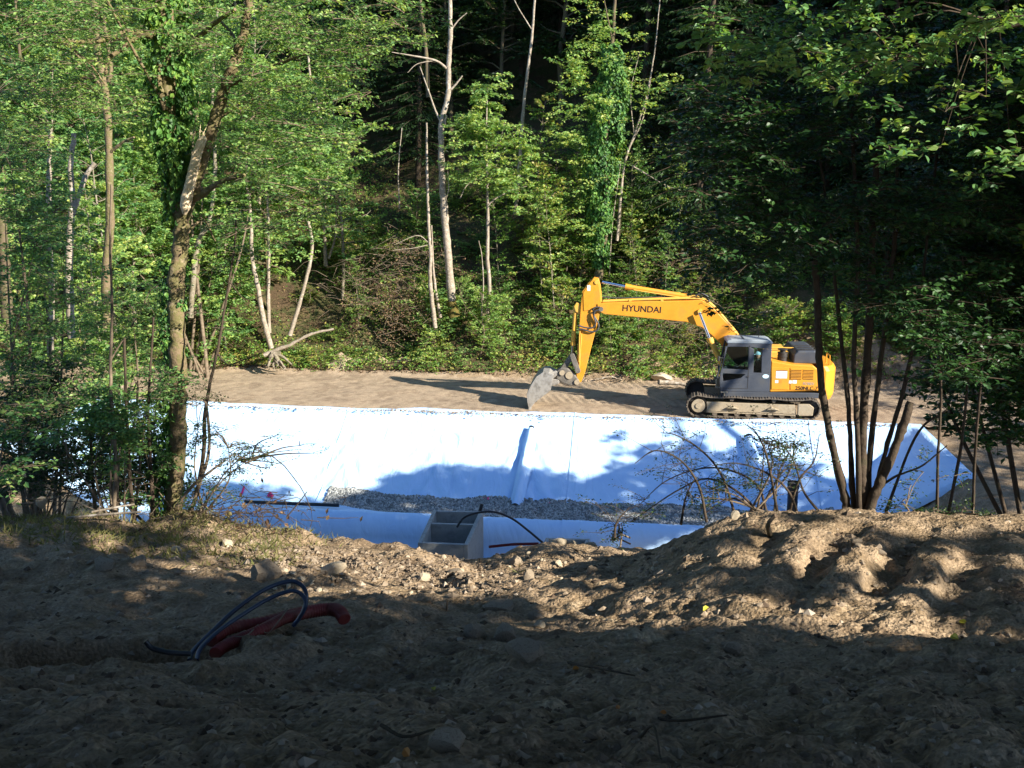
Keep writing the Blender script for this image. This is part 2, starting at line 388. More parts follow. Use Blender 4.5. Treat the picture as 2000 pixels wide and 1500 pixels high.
grid_mesh("plateau_soil", X, Y, plat_z(S_, Q_), M['plateau'])
def PLZ(x, y):
    s, q = sq(x, y); return plat_z(s, q)

# wooded hillside
sv = np.arange(-95, 95, .55); qv = QBACK+.5+np.concatenate([np.arange(0, 16, .3), np.arange(16, 95, .9)])
S_, Q_ = np.meshgrid(sv, qv); X, Y = xy(S_, Q_)
def hill_z(X, Y):
    s, q = sq(X, Y)
    return H_base(X, Y)+.5*fbm(s*.5, q*.5, 33, 4)*sstep(43, 45, q)-.1
grid_mesh("hillside", X, Y, hill_z(X, Y), M['forest_floor'])
def gz_all(x, y):
    s, q = sq(x, y); z = H(x, y); z = np.where(q > QTOP, PLZ(x, y), z); return np.where(q > QBACK+.6, hill_z(x, y), z)
GL = Lookup(gz_all, -70, 70, 10, 125, .3)
def GZ(x, y):
    if 1.2 < y < 16.5 and abs(x) < y*.76: return FZ(x, y)
    if y < 10: return ground_z(x, y)
    return float(GL(x, y))
def hit_ground(px, py, t0=18, t1=110): return march(GL, px, py, t0, t1, .1)

# ------------------------------------------------------------------ pond liner (geotextile in overlapping strips)
def liner_z(s, q):
    back = ZF*(QTOP-q)/(QTOP-QTOE); right = ZF*(SR-s)/3.9; left = ZF*(s-SL)/3.9
    k = 9.
    z = np.log(np.exp(k*back)+np.exp(k*right)+np.exp(k*left)+np.exp(k*np.full_like(s, ZF)))/k
    z = np.minimum(z, 0.02+.0*s)
    # rolled near edge of the floor, dropping to the working trench
    d = np.clip((31.25-q)/.55, 0, 1); drop = (1-np.sqrt(np.maximum(1-d*d, 0)))*.95
    z = z - drop*sstep(ZF+1.2, ZF+.1, z)
    z = z + .14*np.exp(-((q-31.35)/.35)**2)*sstep(ZF+1.2, ZF+.1, z)
    sl = sstep(ZF+.02, ZF+.4, z)
    z = z + sl*.045*fbm(s*.5, q*.35, 12) + .018*fbm(s*1.6, q*1.2, 14, 3)
    # creases fanning from the pipe on the slope and tension folds
    for s0, amp in ((-3.9, .0), (.72-4.4+.0, .045), (-10.5, .03), (6.4-4.3, .05), (-7.2, .03), (-15.5, .03)):
        w_ = np.exp(-((s-s0)/1.3)**2)*sstep(QTOE-.3, QTOE+.6, q)*sstep(QTOP-.4, QTOP-2.2, q)
        z = z + amp*w_*np.sin((s-s0)*9+(q-QTOE)*5*np.sign(s-s0)+1.5*vnoise(s*2, q*2, 6))
    z = z + .012*np.abs(np.sin(s*2.3+.6*vnoise(s, q, 2)))*sl
    return z
liner = empty("pond_liner", (0, 0, 0)); tag(liner, "white geotextile sheeting lining the slopes and floor of the excavated basin", "pond liner")
edges = [-21.2, -18.6, -15.1, -10.9, -6.6, -2.3, 1.9, 6.1, 9.75]
for i in range(len(edges)-1):
    a, b_ = edges[i]-.12, edges[i+1]+.12
    sv = np.linspace(a, b_, int((b_-a)/.075)); qv = np.concatenate([[30.55, 30.62], np.arange(30.7, QTOP+.16, .075)])
    S_, Q_ = np.meshgrid(sv, qv); Z = liner_z(S_, Q_) + .012*(i % 2)
    Z[0, :] -= .25
    Z = np.where(Q_ > QTOP-.25, Z*0+np.maximum(Z*0+.0, .06*fbm(S_*.35, Q_*.8, 7)+.045+.02*fbm(S_*1.1, Q_*.1, 19, 2))*sstep(QTOP-.3, QTOP, Q_)+np.minimum(Z, 0)+.012, Z)
    edge_lift = .014*(np.exp(-((S_-a)/.05)**2)+np.exp(-((S_-b_)/.05)**2)); Z = Z+edge_lift
    Qw = Q_ + np.where(Q_ > QTOP-.2, .3*fbm(S_*.45, S_*.3, 8, 4), 0)
    X, Y = xy(S_, Qw)
    b = MB(); r, c = X.shape
    V = np.stack([X, Y, Z+.03], -1).reshape(-1, 3); ii = np.arange(r-1)[:, None]*c; j = np.arange(c-1)[None, :]
    b.add(V, np.stack([ii+j, ii+j+1, ii+c+j+1, ii+c+j], -1).reshape(-1, 4))
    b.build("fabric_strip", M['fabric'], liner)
LL = Lookup(lambda x, y: liner_z(*sq(x, y))+.045, -28, 20, 26, 42, .06)
def hit_liner(px, py): return march(LL, px, py, 26, 42, .02)

# gravel in the drain trench: base strip and loose stones
rng = np.random.default_rng(5)
def rocks(b, P, R, rng, flat=.75, tints=None, seg=0):
    """irregular low-poly stones"""
    base = np.array([[1,0,0],[-1,0,0],[0,1,0],[0,-1,0],[0,0,1],[0,0,-1]], float)
    f = np.array([[0,2,4],[2,1,4],[1,3,4],[3,0,4],[2,0,5],[1,2,5],[3,1,5],[0,3,5]])
    n = len(P)
    V = base[None]*(1+.45*(rng.random((n, 6, 1))-.5)) + .5*(rng.random((n, 6, 3))-.5)
    a = rng.random(n)*6.28; ca, sa = np.cos(a), np.sin(a)
    V = V*np.stack([.8+.5*rng.random(n), .8+.5*rng.random(n), flat+.2*(rng.random(n)-.5)], -1)[:, None, :]
    X_ = V[..., 0]*ca[:, None]-V[..., 1]*sa[:, None]; Y_ = V[..., 0]*sa[:, None]+V[..., 1]*ca[:, None]
    V = np.stack([X_, Y_, V[..., 2]], -1)*np.asarray(R)[:, None, None]+np.asarray(P)[:, None, :]
    F = (np.arange(n)[:, None, None]*6+f[None]).reshape(-1, 3)
    if tints is None: tints = rng.random(n)
    b.add(V.reshape(-1, 3), F, np.repeat(tints, 8))
gs = rng.uniform(-10.7, 6.3, 16500); gt = rng.random(16500)
lo = 31.45+.12*vnoise(gs*1.1, gs*0, 3); hi = 33.05+.22*vnoise(gs*.8, gs*0+5, 4)+.15*sstep(-8, -10, gs); lo = lo+.9*sstep(-7.5, -10.7, gs)
gq = lo+(hi-lo)*gt; gx, gy = xy(gs, gq)
gz = np.array([0.0]*len(gs)); L_ = liner_z(gs, gq)+.03
hump = .12*np.sin(np.clip(gt, 0, 1)*math.pi)*(1+.8*vnoise(gs*1.3, gq*2, 8))
b = MB(); rocks(b, np.stack([gx, gy, L_+hump*rng.random(len(gs))**.25], -1), .034+.038*rng.random(len(gs)), rng)
o = b.build("gravel", M['gravel'], smooth=False); tag(o, "grey crushed gravel filling the drain along the foot of the slope", "gravel", kind="stuff")

es = rng.uniform(-20, 9.5, 2600); eq = QTOP+.02-np.abs(rng.normal(size=2600))*.13*(1+2.2*np.maximum(vnoise(es*.6, es*0, 44), 0)); ex_, ey_ = xy(es, eq)
b = MB(); rocks(b, np.stack([ex_, ey_, np.maximum(liner_z(es, eq), .0)+.05], -1), .012+.03*rng.random(2600)**2, rng)
o = b.build("soil_crumbs", M['pebble'], smooth=False); tag(o, "soil crumbs spilled over the top edge of the white sheeting", "soil", kind="stuff")
# ------------------------------------------------------------------ pipes and boxes in the basin
def smooth_path(P, n=40):
    P = np.asarray(P, float); k = len(P)
    t = np.concatenate([[0], np.cumsum(np.linalg.norm(np.diff(P, axis=0), axis=1))]); t /= t[-1]
    Pe = np.vstack([2*P[0]-P[1], P, 2*P[-1]-P[-2]])
    out = []
    for u in np.linspace(0, k-1-1e-6, n):
        i = int(u); f = u-i; a, b_, c, d = Pe[i], Pe[i+1], Pe[i+2], Pe[i+3]
        out.append(.5*((2*b_)+(-a+c)*f+(2*a-5*b_+4*c-d)*f*f+(-a+3*b_-3*c+d)*f**3))
    return np.array(out)
def pipe(name, P, r, m, label, cat, sides=12, open_end=None, group=None):
    b = MB(); b.tube(P, r, sides); o = b.build(name, m, origin=P[0]); tag(o, label, cat, group)
    return o

def slope_pipe(top, bot, r, label, strip=True, group=None):
    root = empty("drain_pipe", tuple(hit_liner(*bot))); tag(root, label, "pipe", group)
    o = np.array(root.location)
    A, B = hit_liner(*bot), hit_liner(*top); d = nrm(B-A); up = np.array([0, 0, 1.])
    A = A+up*r*.8; B = B+up*r*.9+d*.06
    b = MB(); n = 26; ts = np.linspace(0, 1, n); P = A+(B-A)*ts[:, None]
    R = r*1.12*(1+.05*np.sin(ts*37)+.04*np.sin(ts*91+1)); b.tube(P, R, 14, cap=False)
    # fabric skirt either side
    side = nrm(np.cross(d, up)); nn = nrm(np.cross(side, d))
    rows_ = []
    for k, (wd, hh) in enumerate(((2.1, -.9), (1.6, -.55), (1.15, -.1), (1.0, .3))):
        rows_.append(P+side*(-r*wd)+nn*(r*hh)+nn*(.01*np.sin(ts*23+k))[:, None])
    for a_, c_ in zip(rows_[:-1], rows_[1:]):
        V = np.vstack([a_, c_]); i = np.arange(n-1); b.add(V, np.stack([i, i+1, n+i+1, n+i], -1))
    rows2 = [P+side*(r*1.05)+nn*(r*.2), P+side*(r*1.5)-nn*(r*.5), P+side*(r*2.4)-nn*(r*.9)]
    for a_, c_ in zip(rows2[:-1], rows2[1:]):
        V = np.vstack([a_, c_]); i = np.arange(n-1); b.add(V, np.stack([i, i+1, n+i+1, n+i], -1))
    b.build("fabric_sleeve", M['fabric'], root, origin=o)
    b = MB()
    e = B-d*.02; ring = np.array([e, e+d*.10, e+d*.105]); b.tube(np.vstack([e-d*.3, e, e+d*.12]), r, 14, cap=False)
    b.tube(np.vstack([e+d*.12, e+d*.0]), r*.86, 14, cap=False)
    b.tube(np.vstack([e+d*.02, e+d*.03]), r*.86, 14)
    b.build("pipe_end", M['black_pe'], root, origin=o)
    return root
slope_pipe((1037, 846), (1006, 992), .105, "fabric-wrapped drain pipe with black open end running down the middle of the white slope")
slope_pipe((1463, 866), (1486, 1000), .15, "fabric-wrapped drain pipe behind the bare bush on the right part of the white slope")
# squat upright pipe on the floor right
p0 = hit_liner(1546, 1008)
b = MB(); b.tube(np.array([p0+[0,0,-.3], p0+[0,0,.5], p0+[0,0,1.15]]), .17, 16, cap=False); b.tube(np.array([p0+[0,0,1.1], p0+[0,0,1.13]]), .15, 16)
b.tube(np.array([p0+[0,0,.95], p0+[0,0,1.16]]), .195, 16, cap=False)
o = b.build("standpipe", M['black_pe'], origin=p0); tag(o, "short thick dark standpipe rising from the basin floor beside the mound", "pipe")
# long black pipe at left end of the drain
A, B = onz(478, 980, ZF+.16), onz(662, 987, ZF+.2)
pipe("black_pipe", np.linspace(A, B, 12), .06, M['black_pe'], "long straight black pipe lying at the left end of the gravel drain", "pipe")
A, B = onz(935, 1002, ZF+.2), None
b = MB(); P0 = onz(936, 1004, ZF+.1); P1 = P0+np.array([.09, .05, .34]); b.tube(np.array([P0-[.05,.03,.2], P0, P1]), .06, 12)
o = b.build("pipe_stub", M['black_pe'], origin=P0); tag(o, "short dark pipe stub poking up behind the open concrete chamber", "pipe")

def spray(px, py, glyph, label):
    c = hit_liner(px, py); root = MB()
    for st_ in glyph:
        P = []
        for (u, v) in st_:
            hx = hit_liner(px+u, py+v); P.append(hx+np.array([0, -.012, .012]))
        P = smooth_path(P, 10); root.tube(P, .032+.012*np.random.default_rng(int(px)).random(10), 5)
    o = root.build("spray_mark", M['pink'], origin=c); tag(o, label, "paint mark")
spray(950, 981, [[(-6,-7),(6,-7)],[(6,-7),(0,-1),(6,0)],[(-3,-2),(-4,6)],[(0,1),(0,9)]], "pink sprayed figure on the fabric just left of the sloping pipe")
spray(1000, 984, [[(0,-8),(0,8)]], "single upright pink spray stroke touching the foot of the sloping pipe")
spray(1075, 992, [[(-3,-8),(3,-8),(2,-2),(-3,0),(3,2),(2,7),(-3,8)]], "pink sprayed squiggle right of the sloping pipe")
spray(529, 968, [[(0,-6),(-5,1),(5,1)],[(2,-2),(2,6)]], "pink sprayed figure four above the black pipe")
spray(475, 958, [[(2,-7),(0,0),(-3,7)]], "faint pink spray stroke at the left edge beside the black pipe")

# open concrete chamber
ZT = -1.62
def chamber(name, px_bl, px_br, px_fl, px_fr, ztop, depth, th, part_t, label, wallh=None):
    BL, BR, FL, FR = [onz(*p, ztop) for p in (px_bl, px_br, px_fl, px_fr)]
    root = empty(name, tuple(FL-[0,0,depth])); tag(root, label, "concrete chamber"); o = np.array(root.location)
    def wall(a, c, inward, nm, h=depth, top=0.):
        a = np.array(a); c = np.array(c); i_ = inward*th
        b = MB(); lo = np.array([0, 0, -h]); t_ = np.array([0, 0, top])
        V = [a+lo, c+lo, c+i_+lo, a+i_+lo, a+t_, c+t_, c+i_+t_, a+i_+t_]
        b.add(V, [[0,3,2,1],[4,5,6,7],[0,1,5,4],[1,2,6,5],[2,3,7,6],[3,0,4,7]])
        ob = b.build(nm, M['concrete'], root, origin=o, smooth=False)
        mod = ob.modifiers.new("bevel", 'BEVEL'); mod.width = .012; mod.segments = 2
        return ob
    ex = nrm(BR-BL); ey = nrm(FL-BL)
    wall(BL, FL, ex, "side_wall"); wall(BR, FR, -ex, "side_wall")
    wall(BL+ex*(th+.003), BR-ex*(th+.003), ey, "end_wall", top=-.004)
    wall(FL+ex*(th+.003), FR-ex*(th+.003), -ey, "end_wall", top=-.004)
    if part_t is not None:
        a = BL+(FL-BL)*part_t; c = BR+(FR-BR)*part_t
        wall(a+ex*(th+.003), c-ex*(th+.003), ey, "partition", top=-.03)
    b = MB(); lo = np.array([0, 0, -depth+.02]); V = [BL+lo, BR+lo, FR+lo, FL+lo]; V2 = [v+np.array([0, 0, .12]) for v in V]
    b.add(V+V2, [[4,5,6,7]]); b.build("floor_slab", M['concrete'], root, origin=o)
    return root
ch1 = chamber("concrete_chamber", (846, 996), (944, 998), (816, 1060), (914, 1064), ZT, 1.55, .12, .37, "open two-cell grey concrete chamber half sunk behind the soil crest")
ch2 = chamber("concrete_chamber", (1066, 1050), (1152, 1052), (1052, 1078), (1140, 1080), -2.0, 1.3, .11, None, "small concrete chamber mostly buried behind stones, right of the open chamber")
# black cable arching between the chambers
P = [at(892, 1030, 29.3), at(905, 1012, 29.4), at(930, 1002, 29.5), at(965, 1000, 29.6), at(1000, 1013, 29.6), at(1030, 1035, 29.5), at(1060, 1060, 29.2)]
pipe("cable", smooth_path(P, 40), .035, M['black_pe'], "black cable arching from the open chamber to the buried chamber", "cable", 8)
# dark red sheet edge under the liner roll
b = MB(); A = at(955, 1068, 30.2); B = at(1052, 1062, 30.0); b.tube(smooth_path([A, (A+B)/2+[0,0,.03], B], 12), .045, 8)
o = b.build("membrane_edge", mat("maroon_plastic", (.12,.015,.02), .6), origin=A); tag(o, "dark red plastic edge showing under the fabric between the two chambers", "plastic edge")

# ================================================================== excavator
PSI = math.radians(5.0); PSU = math.radians(8.5)
MC = np.array([9.0, 37.85, 0.0]); MC[2] = .02
M['yellow'] = mat("excavator_yellow", (.60,.245,.02), .42, .45, [(.68,.285,.024), (.50,.23,.04)], 1.6, 8, .05, 8)
M['yellow_dusty'] = mat("dusty_yellow", (.55,.30,.06), .6, .35, [(.72,.38,.05), (.50,.31,.10)], 2.5, 7)
M['cab_grey'] = mat("dark_grey_paint", (.045,.052,.068), .42, .5, [(.065,.072,.088), (.085,.085,.085)], 2, 6)
M['roof_grey'] = mat("pale_roof_grey", (.20,.23,.26), .6, .4, [(.28,.31,.33)], 3, 5)  # paler grey than the cab sides
M['black_metal'] = mat("black_metal", (.015,.015,.017), .5, .5, [(.05,.045,.04)], 5, 5)
M['tan_dust'] = mat("dried_mud_on_steel", (.22,.17,.115), .85, .25, [(.38,.31,.215), (.30,.24,.16)], 3, 7, .3, 20)
M['track_steel'] = mat("muddy_track_steel", (.035,.03,.025), .8, .4, [(.15,.12,.09), (.09,.072,.052)], 5, 7, .4, 30)
M['chrome'] = mat("chrome_rod", (.75,.78,.85), .12, .5, metallic=1.)
M['bucket_steel'] = mat("worn_bucket_steel", (.20,.18,.155), .55, .5, [(.36,.335,.30), (.15,.135,.115)], 3, 7, .2, 15, metallic=.25)
M['link_steel'] = mat("greasy_steel", (.06,.055,.05), .6, .5, [(.20,.175,.14)], 5, 6, .3, 20)
M['decal'] = mat("white_decal", (.62,.60,.60), .6, .3, [(.80,.78,.76)], 30, 3)
M['text'] = mat("dark_lettering", (.012,.012,.014), .6, .3)
M['text_grey'] = mat("grey_lettering", (.35,.32,.28), .6, .3)
M['hose'] = mat("hydraulic_hose", (.05,.05,.052), .5, .5)
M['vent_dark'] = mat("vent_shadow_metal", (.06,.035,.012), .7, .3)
def glassmat():
    m = bpy.data.materials.new("cab_glass"); m.use_nodes = True; nt = m.node_tree; nd = nt.nodes; lk = nt.links
    tb = nd.new("ShaderNodeBsdfTransparent"); tb.inputs[0].default_value = (.55,.68,.70,1)
    gl = nd.new("ShaderNodeBsdfGlossy"); gl.inputs['Roughness'].default_value = .04; gl.inputs[0].default_value = (.8,.85,.9,1)
    fr = nd.new("ShaderNodeFresnel"); fr.inputs[0].default_value = 1.6
    mx = nd.new("ShaderNodeMixShader"); lk.new(fr.outputs[0], mx.inputs[0]); lk.new(tb.outputs[0], mx.inputs[1]); lk.new(gl.outputs[0], mx.inputs[2])
    lk.new(mx.outputs[0], nd["Material Output"].inputs[0]); return m
M['glass'] = glassmat()

exc = empty("excavator", tuple(MC), math.pi-PSI)
tag(exc, "yellow tracked excavator with dark grey cab, parked along the basin edge with boom reaching left", "excavator")
cz, sz = math.cos(math.pi-PSI), math.sin(math.pi-PSI)
FW = np.array([cz, sz, 0]); LF = np.array([-sz, cz, 0])
def mp(px, py, yl, dx=0, dz=0):
    """machine coordinates (forward, up) of a place in the photograph on the lengthwise plane yl metres left of centre"""
    d = ray(px, py); o = np.array([0, 0, CAMZ])
    t = np.dot(MC+LF*yl-o, LF)/np.dot(d, LF); p = o+d*t-MC
    return (float(np.dot(p, FW))+dx, float(p[2])+dz)
def poly(pts, yl): return [mp(a, b_, yl) for a, b_ in pts]

def bm_obj(name, bm, m, parent, smooth=False, bevel=0., seg=2):
    me = bpy.data.meshes.new(name); bmesh.ops.recalc_face_normals(bm, faces=bm.faces); bm.to_mesh(me); bm.free()
    if m: me.materials.append(m)
    ob = bpy.data.objects.new(name, me); C.objects.link(ob); ob.parent = parent
    if smooth:
        for p in me.polygons: p.use_smooth = True
    if bevel:
        md = ob.modifiers.new("bevel", 'BEVEL'); md.width = bevel; md.segments = seg; md.limit_method = 'ANGLE'; md.angle_limit = math.radians(35)
    return ob
def prism_bm(bm, P, y0, y1):
    a = [bm.verts.new((x, y0, z)) for x, z in P]; c = [bm.verts.new((x, y1, z)) for x, z in P]
    n = len(P)
    bm.faces.new(a); bm.faces.new(c[::-1])
    for i in range(n): bm.faces.new((a[i], c[i], c[(i+1) % n], a[(i+1) % n]))
def prism(name, P, y0, y1, m, parent=None, bevel=.02, seg=2):
    bm = bmesh.new(); prism_bm(bm, P, y0, y1); return bm_obj(name, bm, m, parent or exc, bevel=bevel, seg=seg)
def boxes(name, L, m, parent=None, bevel=.01):
    bm = bmesh.new()
    for x0, x1, y0, y1, z0, z1 in L: prism_bm(bm, [(x0, z0), (x1, z0), (x1, z1), (x0, z1)], y0, y1)
    return bm_obj(name, bm, m, parent or exc, bevel=bevel)
def rod(name, segs, m, parent=None, sides=14):
    b = MB()
    for A, B_, r in segs: b.tube(np.array([A, B_], float), r, sides)
    o = b.build(name, m, parent or exc); fix_smooth(o); return o
def fix_smooth(o):
    md = o.modifiers.new("edge", 'EDGE_SPLIT'); md.split_angle = math.radians(40)
def m3(p2, y): return (p2[0], y, p2[1])

# ---- undercarriage (its own heading: the machine's upper works are slewed a little)
uc = empty("undercarriage"); uc.parent = exc; uc.rotation_euler = (0, 0, -(PSU-PSI))
TL, TR_, TH, TW = -2.36, 2.34, .86, .60        # sprocket end (rear) to idler end (front)
def track_path():
    r = .38; r2 = .36; P = []
    xf, xr, zc = TR_-r, TL+r2, .43
    for k in range(13):
        a = -math.pi/2+math.pi*k/12; P.append((xf+r*math.cos(a), zc+r*math.sin(a)))
    n = 14
    for k in range(1, n): u = k/n; P.append((xf+(xr-xf)*u, zc+r+(r2-r)*u-.045*abs(math.sin(u*math.pi*3))-.01))
    for k in range(13):
        a = math.pi/2+math.pi*k/12; P.append((xr+r2*math.cos(a), zc+r2*math.sin(a)))
    for k in range(1, n): u = k/n; P.append((xr+(xf-xr)*u, .055))
    return P
TP = np.array(track_path()); TPc = np.vstack([TP, TP[:1]])
seg = np.linalg.norm(np.diff(TPc, axis=0), axis=1); cum = np.concatenate([[0], np.cumsum(seg)])
def on_track(s):
    s = s % cum[-1]; i = min(np.searchsorted(cum, s, side='right')-1, len(seg)-1); u = (s-cum[i])/seg[i]
    p = TPc[i]*(1-u)+TPc[i+1]*u; d = nrm(TPc[i+1]-TPc[i]); return p, d
for sgn in (1, -1):
    yc = sgn*1.29
    tr = empty("track"); tr.parent = uc
    ns = 50; bm = bmesh.new(); bl = bmesh.new()
    for k in range(ns):
        p, d = on_track(cum[-1]*k/ns); n_ = np.array([d[1], -d[0]])   # outward
        h = cum[-1]/ns*.5*.93
        def q2(a, c): v = p+d*a+n_*c; return (v[0], v[1])
        prism_bm(bm, [q2(-h, -.012), q2(h, -.012), q2(h, .02), q2(h*.5, .022), q2(h*.4, .05), q2(h*.1, .05), q2(0, .022), q2(-h*.4, .022), q2(-h*.5, .048), q2(-h*.8, .048), q2(-h, .02)], yc-TW/2, yc+TW/2)
        prism_bm(bl, [q2(-h*1.1, -.085), q2(h*1.1, -.085), q2(h*1.1, -.014), q2(-h*1.1, -.014)], yc-.09, yc+.09)
    bm_obj("track_shoes", bm, M['track_steel'], tr); bm_obj("track_chain", bl, M['black_metal'], tr)
    # frame, sprocket, idler, rollers
    yo = yc+sgn*.20; yi = yc-sgn*.20
    a0, a1 = sorted((yo+sgn*.04, yi))
    bm = bmesh.new(); prism_bm(bm, [(-1.55, .22), (1.62, .24), (1.66, .58), (-1.5, .56)], a0, a1)
    a2, a3 = sorted((yo+sgn*.075, yo+sgn*.043)); prism_bm(bm, [(-1.52, .17), (1.66, .19), (1.66, .23), (-1.52, .21)], a2, a3)
    for xs0 in (.72, -.72):    # raised step lugs
        prism_bm(bm, [(xs0-.24, .37), (xs0+.22, .39), (xs0+.05, .49), (xs0-.02, .45)], *sorted((yo+sgn*.15, yo+sgn*.043)))
    bm_obj("track_frame", bm, M['tan_dust'], tr, bevel=.012)
    bm = bmesh.new(); prism_bm(bm, [(-2.13, .20), (-1.60, .17), (-1.60, .60), (-2.0, .62), (-2.16, .5)], *sorted((yo+sgn*.09, yo-sgn*.05)))
    bm_obj("final_drive_cover", bm, M['tan_dust'], tr, bevel=.02)
    b = MB(); b.tube([[TR_-.39, yc-.16, .43], [TR_-.39, yc+.16, .43]], .33, 28); o = b.build("idler_rim", M['black_metal'], tr); fix_smooth(o)
    b = MB(); b.tube([[TR_-.39, yc+sgn*.15, .43], [TR_-.39, yc+sgn*.27, .43]], .245, 28); b.tube([[TR_-.39, yc+sgn*.26, .43], [TR_-.39, yc+sgn*.30, .43]], .10, 16)
    o = b.build("idler_hub", M['tan_dust'], tr); fix_smooth(o)
    b = MB(); b.tube([[TL+.37, yc-.12, .43], [TL+.37, yc+.12, .43]], .31, 22); o = b.build("sprocket", M['black_metal'], tr); fix_smooth(o)
    for k in range(8):
        x0 = -1.45+k*.40; b = MB(); b.tube([[x0, yc-.2, .165], [x0, yc+.26, .165]], .095, 14); o = b.build("track_roller", M['track_steel'], tr); fix_smooth(o)
    for x0 in (-.75, .75):
        b = MB(); b.tube([[x0, yc-.2, .70], [x0, yc+.22, .70]], .075, 12); o = b.build("carrier_roller", M['track_steel'], tr); fix_smooth(o)
boxes("centre_frame", [(-1.0, 1.0, -1.05, 1.05, .38, .66)], M['black_metal'], uc)
b = MB(); b.tube([[0, 0, .62], [0, 0, .92]], .62, 30); o = b.build("slew_ring", M['black_metal'], uc); fix_smooth(o)

# ---- deck, engine house, counterweight
xc0 = mp(1503, 760, 1.42)[0]      # back of the cab on the near side
xf0 = mp(1406, 764, 1.42)[0]
xr0 = mp(1601, 764, 1.42)[0]
zy0 = mp(1503, 766, 1.42)[1]; zy1 = mp(1546, 712.7, 1.42)[1]
boxes("deck", [(xr0+.02, xf0-.05, -1.38, 1.38, zy0-.17, zy0-.012)], M['cab_grey'], bevel=.02)
boxes("deck_skirt", [(xr0+.03, xf0-.04, 1.30, 1.425, zy0-.20, zy0-.008)], M['cab_grey'], bevel=.015)
side = [(xc0-.015, zy0), (xc0-.015, mp(1507, 705.5, 1.42)[1]), mp(1546, 712.2, 1.42), mp(1588, 714.5, 1.42), mp(1598, 722, 1.42), mp(1601, 745, 1.42), mp(1602, 764, 1.42)]
eng = prism("engine_house", side, -1.36, 1.40, M['yellow'], bevel=.04, seg=3)
# access doors proud of the house with shut lines
def quad_px(a, b_, c, d, yl): return [mp(*p, yl) for p in (a, b_, c, d)]
prism("side_door", quad_px((1507, 717), (1541, 718.5), (1541, 761.5), (1507, 760.5), 1.42), 1.402, 1.418, M['yellow'], bevel=.012)
prism("side_door", quad_px((1543.5, 718.5), (1594, 721), (1596, 762.5), (1543.5, 761.5), 1.42), 1.402, 1.418, M['yellow'], bevel=.012)
for (ax, bx) in ((1545.7, 1564.6), (1569, 1588)):
    g = empty("vent_grille"); g.parent = exc
    A = mp(ax, 721.5, 1.42); B_ = mp(bx, 741.5, 1.42)
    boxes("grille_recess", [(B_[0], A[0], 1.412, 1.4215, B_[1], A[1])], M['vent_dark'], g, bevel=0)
    hh = (A[1]-B_[1])/7
    for k in range(7): boxes("slat", [(B_[0]-.004, A[0]+.004, 1.416, 1.434, B_[1]+hh*k+hh*.55, B_[1]+hh*(k+1))], M['yellow'], g, bevel=0)
# counterweight: rounded back corners
cw = []
xb = mp(1617, 740, 1.30)[0]
prof = [(xr0-.03, zy0-.28), (xr0-.03, zy1-.02), (xb+.10, zy1-.04), (xb, zy1-.22), (xb+.02, zy0-.1), (xb+.12, zy0-.30)]
bm = bmesh.new()
ring_y = [-1.44, -1.36, -1.1, -.6, 0, .6, 1.1, 1.36, 1.44]
vs = []
for yv in ring_y:
    k = (abs(yv)/1.44)**4
    vs.append([bm.verts.new((x if x > xr0-.1 else x-.42*(1-k)**.8-.0+.10*k, yv, z)) for x, z in prof])
for a, c in zip(vs[:-1], vs[1:]):
    for i in range(len(prof)): bm.faces.new((a[i], a[(i+1) % 6], c[(i+1) % 6], c[i]))
bm.faces.new(vs[0]); bm.faces.new(vs[-1][::-1])
bm_obj("counterweight", bm, M['yellow'], exc, bevel=.05, seg=3)
rod("handrail", [((xb-.05, 1.15, zy1-.05), (xb-.05, 1.15, zy1+.32), .022), ((xb-.05, 1.15, zy1+.31), (xb-.05, .6, zy1+.31), .022), ((xb-.05, .6, zy1+.31), (xb-.05, .6, zy1-.05), .022)], M['yellow'])
# hood, air cleaner, tank
zh = mp(1572, 681, .6)[1]
hx0, hx1 = mp(1597, 700, .6)[0], mp(1546, 700, .6)[0]
prism("engine_hood", [(hx0, zy1-.02), (hx1+.02, zy1-.02), (hx1, zh-.16), (hx1-.14, zh-.02), (hx0+.22, zh), (hx0+.03, zh-.1)], -1.1, 1.05, M['cab_grey'], bevel=.05, seg=3)
boxes("hood_rib", [(hx0+.1, hx1-.12, yv, yv+.06, zh-.005, zh+.02) for yv in (.75, .35, -.05)], M['black_metal'])
x_ = mp(1528, 700, .8)[0]
b = MB(); b.tube([[x_, .8, zy1-.02], [x_, .8, zh-.12]], .17, 18)
for k in range(4): z_ = zy1+.06+k*.13; b.tube([[x_, .8, z_], [x_, .8, z_+.03]], .185, 18)
b.tube([[x_, .8, zh-.12], [x_, .8, zh-.03]], .10, 14)
o = b.build("air_cleaner", M['black_metal']); o.parent = exc; fix_smooth(o)
xt0, xt1 = mp(1519, 700, .0)[0], mp(1502, 700, .0)[0]
boxes("tank", [(xt0-.35, xt1+.25, -1.3, .35, zy1-.1, mp(1512, 684, .1)[1])], M['yellow_dusty'], bevel=.04)
rod("tank_rail", [((xt0-.5, .3, zh-.03), (xt1+.2, .3, zh-.03), .025), ((xt0-.5, .3, zh-.03), (xt0-.5, .3, zy1), .022)], M['yellow_dusty'])

